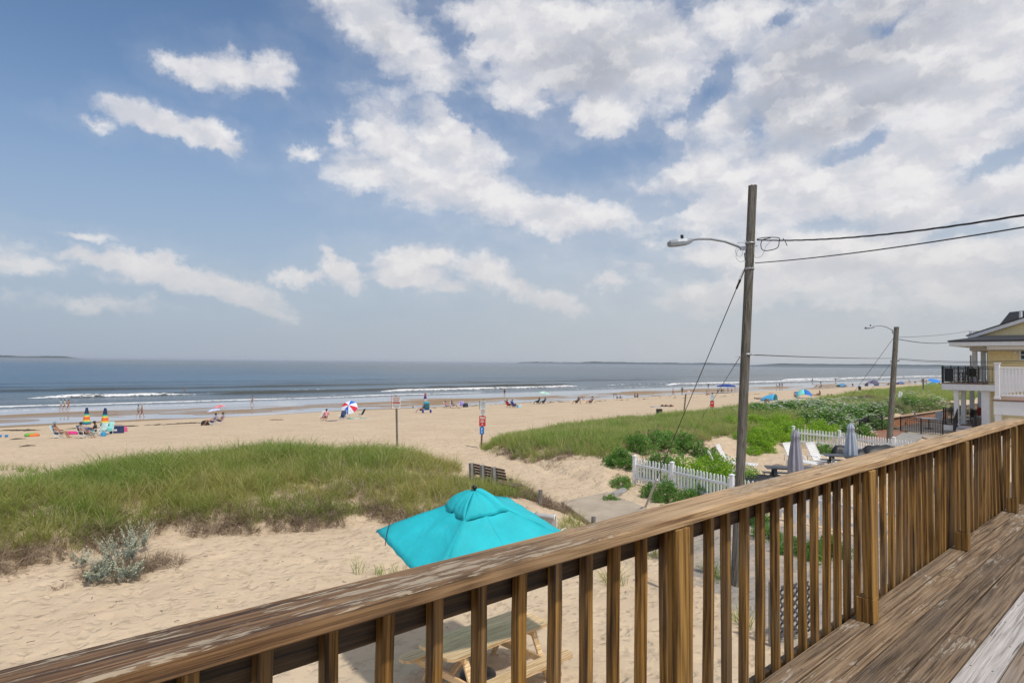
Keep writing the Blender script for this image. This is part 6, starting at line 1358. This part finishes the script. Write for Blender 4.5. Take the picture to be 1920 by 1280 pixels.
for x, lab in ((0, 'small blue beach toy at the left picture edge'), (12, 'small blue beach toy, second from the left edge')): q = G(x, 819); o = MB().lathe([(0,0),(.08,0),(.12,.16),(.11,.16),(.07,.02)], 10, tuple(q)).build('toy_bucket', cm((.02,.22,.62))); tag(o, lab, 'toy bucket')
# waders and walkers
person(G(114, 767), 'walk', 268, 'wading person in a light blue shirt, left of three', 0, (.25,.55,.60), (.10,.10,.14)); person(G(121, 767), 'walk', 262, 'wading person in pale clothes in the middle of three', 1, (.5,.52,.5), (.5,.35,.28)); person(G(128, 767), 'walk', 275, 'bare-chested wader at the right of three', 1, None, (.30,.05,.05))
person(G(259, 782), 'walk', 80, 'person with a turquoise shirt walking along the tide pool', 0, (.10,.42,.40), (.02,.03,.05)); person(G(265.5, 782), 'walk', 80, 'person in a straw hat walking beside the turquoise shirt', 1, None, (.03,.03,.06), hat=(.45,.40,.22))
person(G(473, 758.5), 'walk', 262, 'bare-chested person in black shorts striding along the water edge', 1, None, (.015,.015,.02)); person(hit(346, 738, SEA-.9), 'stand', 0, 'swimmer whose head shows beyond the left breaker', 1, None, None)
# pair with clip umbrellas
seat_pair(398, 797, 255, 'white framed beach chair with blue back, left of a pair', 'person in the left chair of the pair under a small blue sunshade', (.30,.36,.55), skin=1, top=(.3,.25,.4)); seat_pair(412, 795, 255, 'white framed beach chair with pink stripes, right of a pair', 'person in the right chair of the pair under a small red sunshade', (.55,.30,.38), skin=1, top=(.35,.25,.3))
for x, y, c_, lab in ((401, 796, [(.45,.52,.80),(.60,.65,.85)], 'small pale blue clip-on sunshade over the pair of chairs'), (412, 793, [(.70,.12,.14),(.75,.30,.30)], 'small red clip-on sunshade over the pair of chairs')): open_umbrella(G(x, y), lab, .58, 1.45 if x == 401 else 1.75, c_, 255, 12, drop=.16)
box_thing('beach_bag', G(385, 797), (.75,.5,.42), (.012,.012,.015), 'black bag at the feet of the two shaded chairs', 'bag')
# red white blue umbrella group
beach_chair(G(607, 788), 180, 'red and white beach chair seen from behind, left of the big umbrella', (.60,.04,.07), col2=(.65,.62,.62)); towel(G(622, 789), (1.2,.6), [(.02,.03,.10),(.05,.05,.15)], 'dark blue towel crumpled on the sand beside the red chair', .5)
q = G(611, 788); person(q, 'chair', 175, 'person sitting low in the red and white chair', 1, (.6,.25,.28))
open_umbrella(G(655, 784), 'open red, white and blue beach umbrella tilted towards the deck', 0.82, 1.5, [(.74,.76,.82),(.01,.13,.60),(.74,.76,.82),(.62,.02,.05)], 180, 52, drop=.38)
beach_chair(G(642, 787), 185, 'dark beach chair in the shade of the red, white and blue umbrella', (.03,.05,.12), 'white'); beach_chair(G(676, 781), 285, 'dark green high-backed beach chair right of the big umbrella', (.02,.05,.05), 'white'); towel(G(674, 784.5), (2.2,.9), [(.20,.60,.50),(.55,.68,.62),(.05,.40,.30),(.35,.62,.60)], 'green striped towel right of the big umbrella', TH-PI/2)
# cart group
beach_chair(G(783, 773), 90, 'pale turquoise beach chair left of the blue cart', (.25,.50,.48)); q = G(790, 773.5); person(q, 'chair', 270, 'person in dark swimwear seated beside the blue cart', 0, (.03,.03,.08), hair='fair'); person(G(775, 765), 'ground', 180, 'small child playing at the pool edge, left of the chairs', 1, (.25,.05,.12), h=1.1)
def cart(P_):
    c_ = empty('beach_cart', (P_[0], P_[1], tz(P_[0], P_[1])), TH-PI/2+.3, 'blue folding beach cart with balloon wheels and a folded umbrella in it', 'beach cart')
    MB().box(-.35,.35,-.25,.25,.35,.41,None,.01).build('tray', cm((.02,.16,.5)), c_); m3 = MB(); m3.tube([(-.35,.2,.38),(-.35,.28,1.25),(.35,.28,1.25),(.35,.2,.38)], .02, 6); m3.build('frame', cm((.03,.25,.6)), c_)
    MB().box(-.3,.3,-.2,.22,.42,1.05,None,.08).build('load_bag', cm((.02,.10,.12)), c_); MB().box(-.3,.3,.0,.22,1.06,1.3,None,.06).build('load_towel', cm((.03,.38,.52)), c_)
    for s_ in (-1,1): MB().lathe([(.0,-.09),(.14,-.09),(.20,-.04),(.20,.04),(.14,.09),(0,.09)], 14, (0,0,0), Matrix.Translation((s_*.45,-.05,.2)) @ Matrix.Rotation(PI/2, 4, 'Y')).build('wheel', cm((.015,.03,.25)), c_)
    return c_
q = G(800, 774); cart(q); folded_umbrella(G(797, 773), 'folded red and blue umbrella standing behind the blue cart', 2.35, [((.35,.05,.08),.35),((.03,.03,.18),.35),((.55,.45,.5),.2)])
for x, y, c_, lab1, lab2 in ((838, 765, (.62,.40,.42), 'pink beach chair, left of a pair near the water', 'person in the left pink chair'), (850, 764, (.62,.48,.45), 'pale pink beach chair, right of a pair near the water', 'person in a black top in the right pink chair')): seat_pair(x, y, 100, lab1, lab2, c_, skin=1, top=(.02,.02,.03) if x == 850 else (.45,.2,.25))
beach_chair(G(865, 763), 180, 'purple and white beach chair near the second notice post', (.30,.22,.55)); q = G(873, 763); box_thing('beach_bag', q, (.9,.6,.62), (.02,.03,.05), 'heap of dark bags beside the purple chair', 'bag'); person(G(864, 759), 'arms', 0, 'small figure by the pool beyond the purple chair', 1, (.4,.3,.3), h=1.05)
person(G(747, 764), 'stand', 0, 'person in a dark cap standing behind the left notice board', 1, (.4,.38,.4), hat=(.02,.02,.03), h=1.75)
person(G(946, 741), 'stand', 180, 'lone walker in black swimwear at the water edge', 1, (.02,.02,.03))
seat_pair(954, 763, 60, 'red beach chair left of the blue one', 'person reading in the red beach chair', (.60,.02,.03), frame='black', skin=1, top=(.5,.02,.03)); seat_pair(964, 764, 70, 'royal blue beach chair right of the red one', 'person with dark legs stretched out in the blue chair', (.01,.09,.50), frame='black', skin=1, top=(.02,.12,.5), bottom=(.02,.02,.05)); box_thing('cooler', G(973, 764), (.6,.4,.42), (.30,.58,.70), 'pale blue cooler at the feet of the blue chair', 'cooler', 0, shape='cooler', extra=(.6,.7,.75))
open_umbrella(G(1019, 757), 'open pale green beach umbrella over two seated people', 1.0, 2.05, [(.30,.55,.42),(.50,.68,.58)], 90, 8, drop=.35)
for x, c_, lab1, lab2 in ((1008, (.02,.28,.32), 'dark teal chair under the pale green umbrella, left', 'person in teal under the pale green umbrella'), (1019, (.05,.10,.30), 'dark blue chair under the pale green umbrella, right', 'person in blue under the pale green umbrella')): seat_pair(x, 757, 280, lab1, lab2, c_, frame='black', skin=2, top=(.03,.30,.32) if x == 1008 else (.04,.14,.4))
seat_pair(1081, 757, 270, 'black beach chair left of the bending person', 'person in dark clothes in the black chair', (.02,.02,.02), frame='black', skin=1, top=(.03,.03,.04)); person(G(1088, 757), 'bend', 90, 'bare-chested person bending over between two chairs', 1, None, (.10,.09,.08), hair='fair'); seat_pair(1107, 757, 270, 'low chair facing left right of the bending person', 'person in the low chair facing the bending person', (.10,.10,.12), frame='black', skin=0, top=(.35,.22,.35), h=1.75)
for i, (x, y, k_, t_) in enumerate(((1151,745,'bend',(.15,.15,.2)),(1157,745.5,'ground',(.1,.1,.12)),(1163,745.5,'ground',(.2,.15,.2)))): person(G(x, y), k_, 90, ['left', 'middle', 'right'][i]+' one of three dark figures by the seaweed line', 1, t_, h=1.6)
person(G(1190.5,745), 'ground', 100, 'left one of two people sitting at the water side', 1, (.25,.06,.06), h=1.9); person(G(1195.5,745), 'ground', 260, 'right one of two people sitting at the water side', 1, (.05,.04,.06), h=1.8)
person(G(1262, 742.5), 'walk', 100, 'walker in red shorts near the leaning bare post', 1, None, (.25,.04,.03), h=1.8); person(G(1279, 741), 'arms', 180, 'tall person in a black top holding a camera near the leaning post', 1, (.02,.02,.03), h=1.9); beach_chair(G(1292, 739), 180, 'faint pink chair at the tide pools right of the leaning post', (.60,.42,.42))
person(G(1328, 728), 'stand', 0, 'distant wader right of the leaning post', 2, (.03,.03,.04)); person(G(1325, 741), 'ground', 90, 'two-tone figure sitting left of the blue canopy', 1, (.5,.5,.5), h=1.8)
pop_canopy(G(1362, 736), 4.6, 2.4, (.015,.05,.28), 'dark blue pop-up canopy at the water side, left of the nearest pole', 20)
for i, (x, y, t_, k_) in enumerate(((1346,736,(.03,.05,.2),'ground'),(1353,736,(.3,.25,.1),'chair'),(1357,735.5,(.25,.22,.12),'chair'),(1365,735,(.35,.5,.5),'stand'),(1372,735,(.4,.1,.1),'chair'))): person(G(x, y), k_, 200, ['person sitting on the left outside the blue canopy','left person seated under the blue canopy','second person seated under the blue canopy','person standing under the right side of the blue canopy','person in red at the right leg of the blue canopy'][i], 1, t_)
towel(G(1239, 762.5), (2.4,1.0), [(.30,.40,.42),(.55,.58,.58)], 'pale towel with sunbathers behind the right dune', TH-PI/2)
for i, x in enumerate((1243, 1250, 1259)): person(G(x, 762), 'lie', 20, ['left','middle','right'][i]+' sunbather on the towel behind the right dune', 1, None, [(.05,.1,.3),(.3,.05,.05),(.05,.05,.05)][i])
# right of the nearest pole
dome(G(1442, 751), 3.6, 1.7, .95, (.05,.35,.62), (.10,.50,.72), 300, 'light blue low beach shelter right of the nearest pole'); person(G(1424, 748.5), 'lie', 90, 'person lying left of the light blue shelter', 1, (.05,.05,.08))
dome(G(1508, 746), 2.3, 1.9, 1.3, (.02,.16,.55), (.18,.62,.55), 200, 'blue and green pop-up tent beside a blue chair'); beach_chair(G(1496, 744), 170, 'royal blue beach chair left of the blue and green tent', (.02,.14,.5)); person(G(1490, 744.5), 'ground', 90, 'person sitting left of the blue chair and tent', 1, (.55,.35,.35), hair='fair')
person(G(1530, 741.5), 'lie', 90, 'sunbather lying right of the blue and green tent', 1, None, (.15,.05,.05)); person(G(1537, 741.5), 'ground', 270, 'person seated beside the lying sunbather', 1, (.06,.05,.05)); 
for i, x in enumerate((1552, 1559)): person(G(x, 751), 'ground', 180, ('left' if i == 0 else 'right')+' head showing above the dune grass left of the stakes', 1, (.55,.25,.18))
for i, (x, y, k_, t_) in enumerate(((1457.5,726,'chair',(.05,.05,.06)),(1462,727,'stand',(.03,.03,.04)),(1466.5,727.5,'stand',(.06,.05,.06)),(1523.5,715,'stand',(.03,.03,.05)),(1530,727,'chair',(.05,.05,.06)),(1539,727,'chair',(.1,.1,.12)),(1539,722,'stand',(.03,.03,.04)),(1567,714,'stand',(.05,.04,.04)))):
    person(G(x, y), k_, 120+40*i, ['seated dark figure left of two standing ones at the water','left of two standing dark figures at the water','right of two standing dark figures at the water','wader in front of the long far breaker','left seated figure by the pool reflection','right seated figure by the pool reflection','standing figure behind the two seated ones','swimmer at the end of the far breaker'][i], 2 if i % 2 else 1, t_, h=1.8)
gear = [(1576,724.5,(.10,.25,.42),'tent'),(1585,724,(.12,.30,.34),'chair'),(1599,723,(.03,.03,.04),'chair'),(1634,722,(.10,.10,.17),'bigtent'),(1646,720.5,(.03,.03,.05),'chair'),(1665.5,722,(.45,.14,.04),'chair'),(1687,720,(.10,.13,.32),'tent'),(1693,719.5,(.30,.32,.52),'chair'),(1705.5,716,(.10,.09,.09),'chair'),(1716,717.5,(.09,.08,.10),'chair'),(1728,714.5,(.03,.03,.04),'chair'),(1736,715.5,(.12,.10,.12),'chair'),(1736,725,(.03,.03,.03),'chair'),(1744,725,(.06,.20,.14),'tent'),(1763,724,(.05,.04,.05),'chair'),(1756,714.5,(.25,.12,.12),'chair'),(1770,728,(.25,.25,.30),'chair')]
desc = ['small blue tent, first right of the tide pool','teal chair beside the small blue tent','black chair facing the sea left of the grey tent','large grey and white beach tent near the second pole','black chair right of the large grey tent','orange-red chair immediately left of the second pole','dark blue tent immediately right of the second pole','pale blue striped chair right of the second pole','lone dark chair, third right of the second pole','dark chairs heap midway between pole and balcony','black chair under the distant white umbrella','dark chair right of the distant white umbrella','black chair left of the green tent','low green tent near the tall brown post','dark chair in front of the balcony corner','reddish chair beyond the bright blue umbrella','grey chair at the foot of the balcony corner']
for i, ((x, y, c_, k_), l_) in enumerate(zip(gear, desc)):
    q = G(x, y); sc2 = 1
    if 'tent' in k_: dome(q, 5.6 if k_ == 'bigtent' else 2.6, 2.4, 2.4 if k_ == 'bigtent' else 1.3, c_, tuple(min(.6, v_*2.2) for v_ in c_), 250, l_)
    else:
        b_ = beach_chair(q, 90+50*i, l_, c_, 'black'); person(q, 'chair', 90+50*i, 'person sitting in the '+l_.replace('lone ', 'lone ')[:70], 1+(i % 2), tuple(v_*.8 for v_ in c_), h=1.75)
open_umbrella(G(1733, 715.5), 'distant white beach umbrella between the poles and the balcony', 1.5, 2.4, [(.6,.58,.58)], 0, 5); open_umbrella(G(1752, 720), 'bright blue beach umbrella just left of the house balcony', 2.1, 1.6, [(.02,.22,.70)], 180, 20)
q = G(1612, 731.5); k = depth_of(q)/FPX; mb = MB(); mb.lathe([(0,0),(.30,0),(.33,.7),(.36,.75),(.2,.95),(0,1.0)], 14, tuple(q)); o = tag(mb.build('beach_bin', M['black']), 'round black bin on the open sand left of the second pole', 'bin')
box_thing('beach_bag', G(1617.5, 732), (.5,.4,.25), (.12,.10,.08), 'small dark bag beside the round black bin', 'bag'); m3 = MB()
q = G(1438, 754.5); tag(MB().lathe([(0,0),(.28,0),(.38,.2),(.36,.42),(.2,.5),(0,.5)], 12, tuple(q)).build('basket', M['benchwood']), 'round brown basket at the grass edge below the light blue shelter', 'basket')
for i, x in enumerate((1705, 1710)): box_thing('beach_bag', G(x, 738), (.7,.5,.5), (.05,.035,.03), ('left' if i == 0 else 'right')+' dark bundle at the dune edge behind the stakes', 'bag')
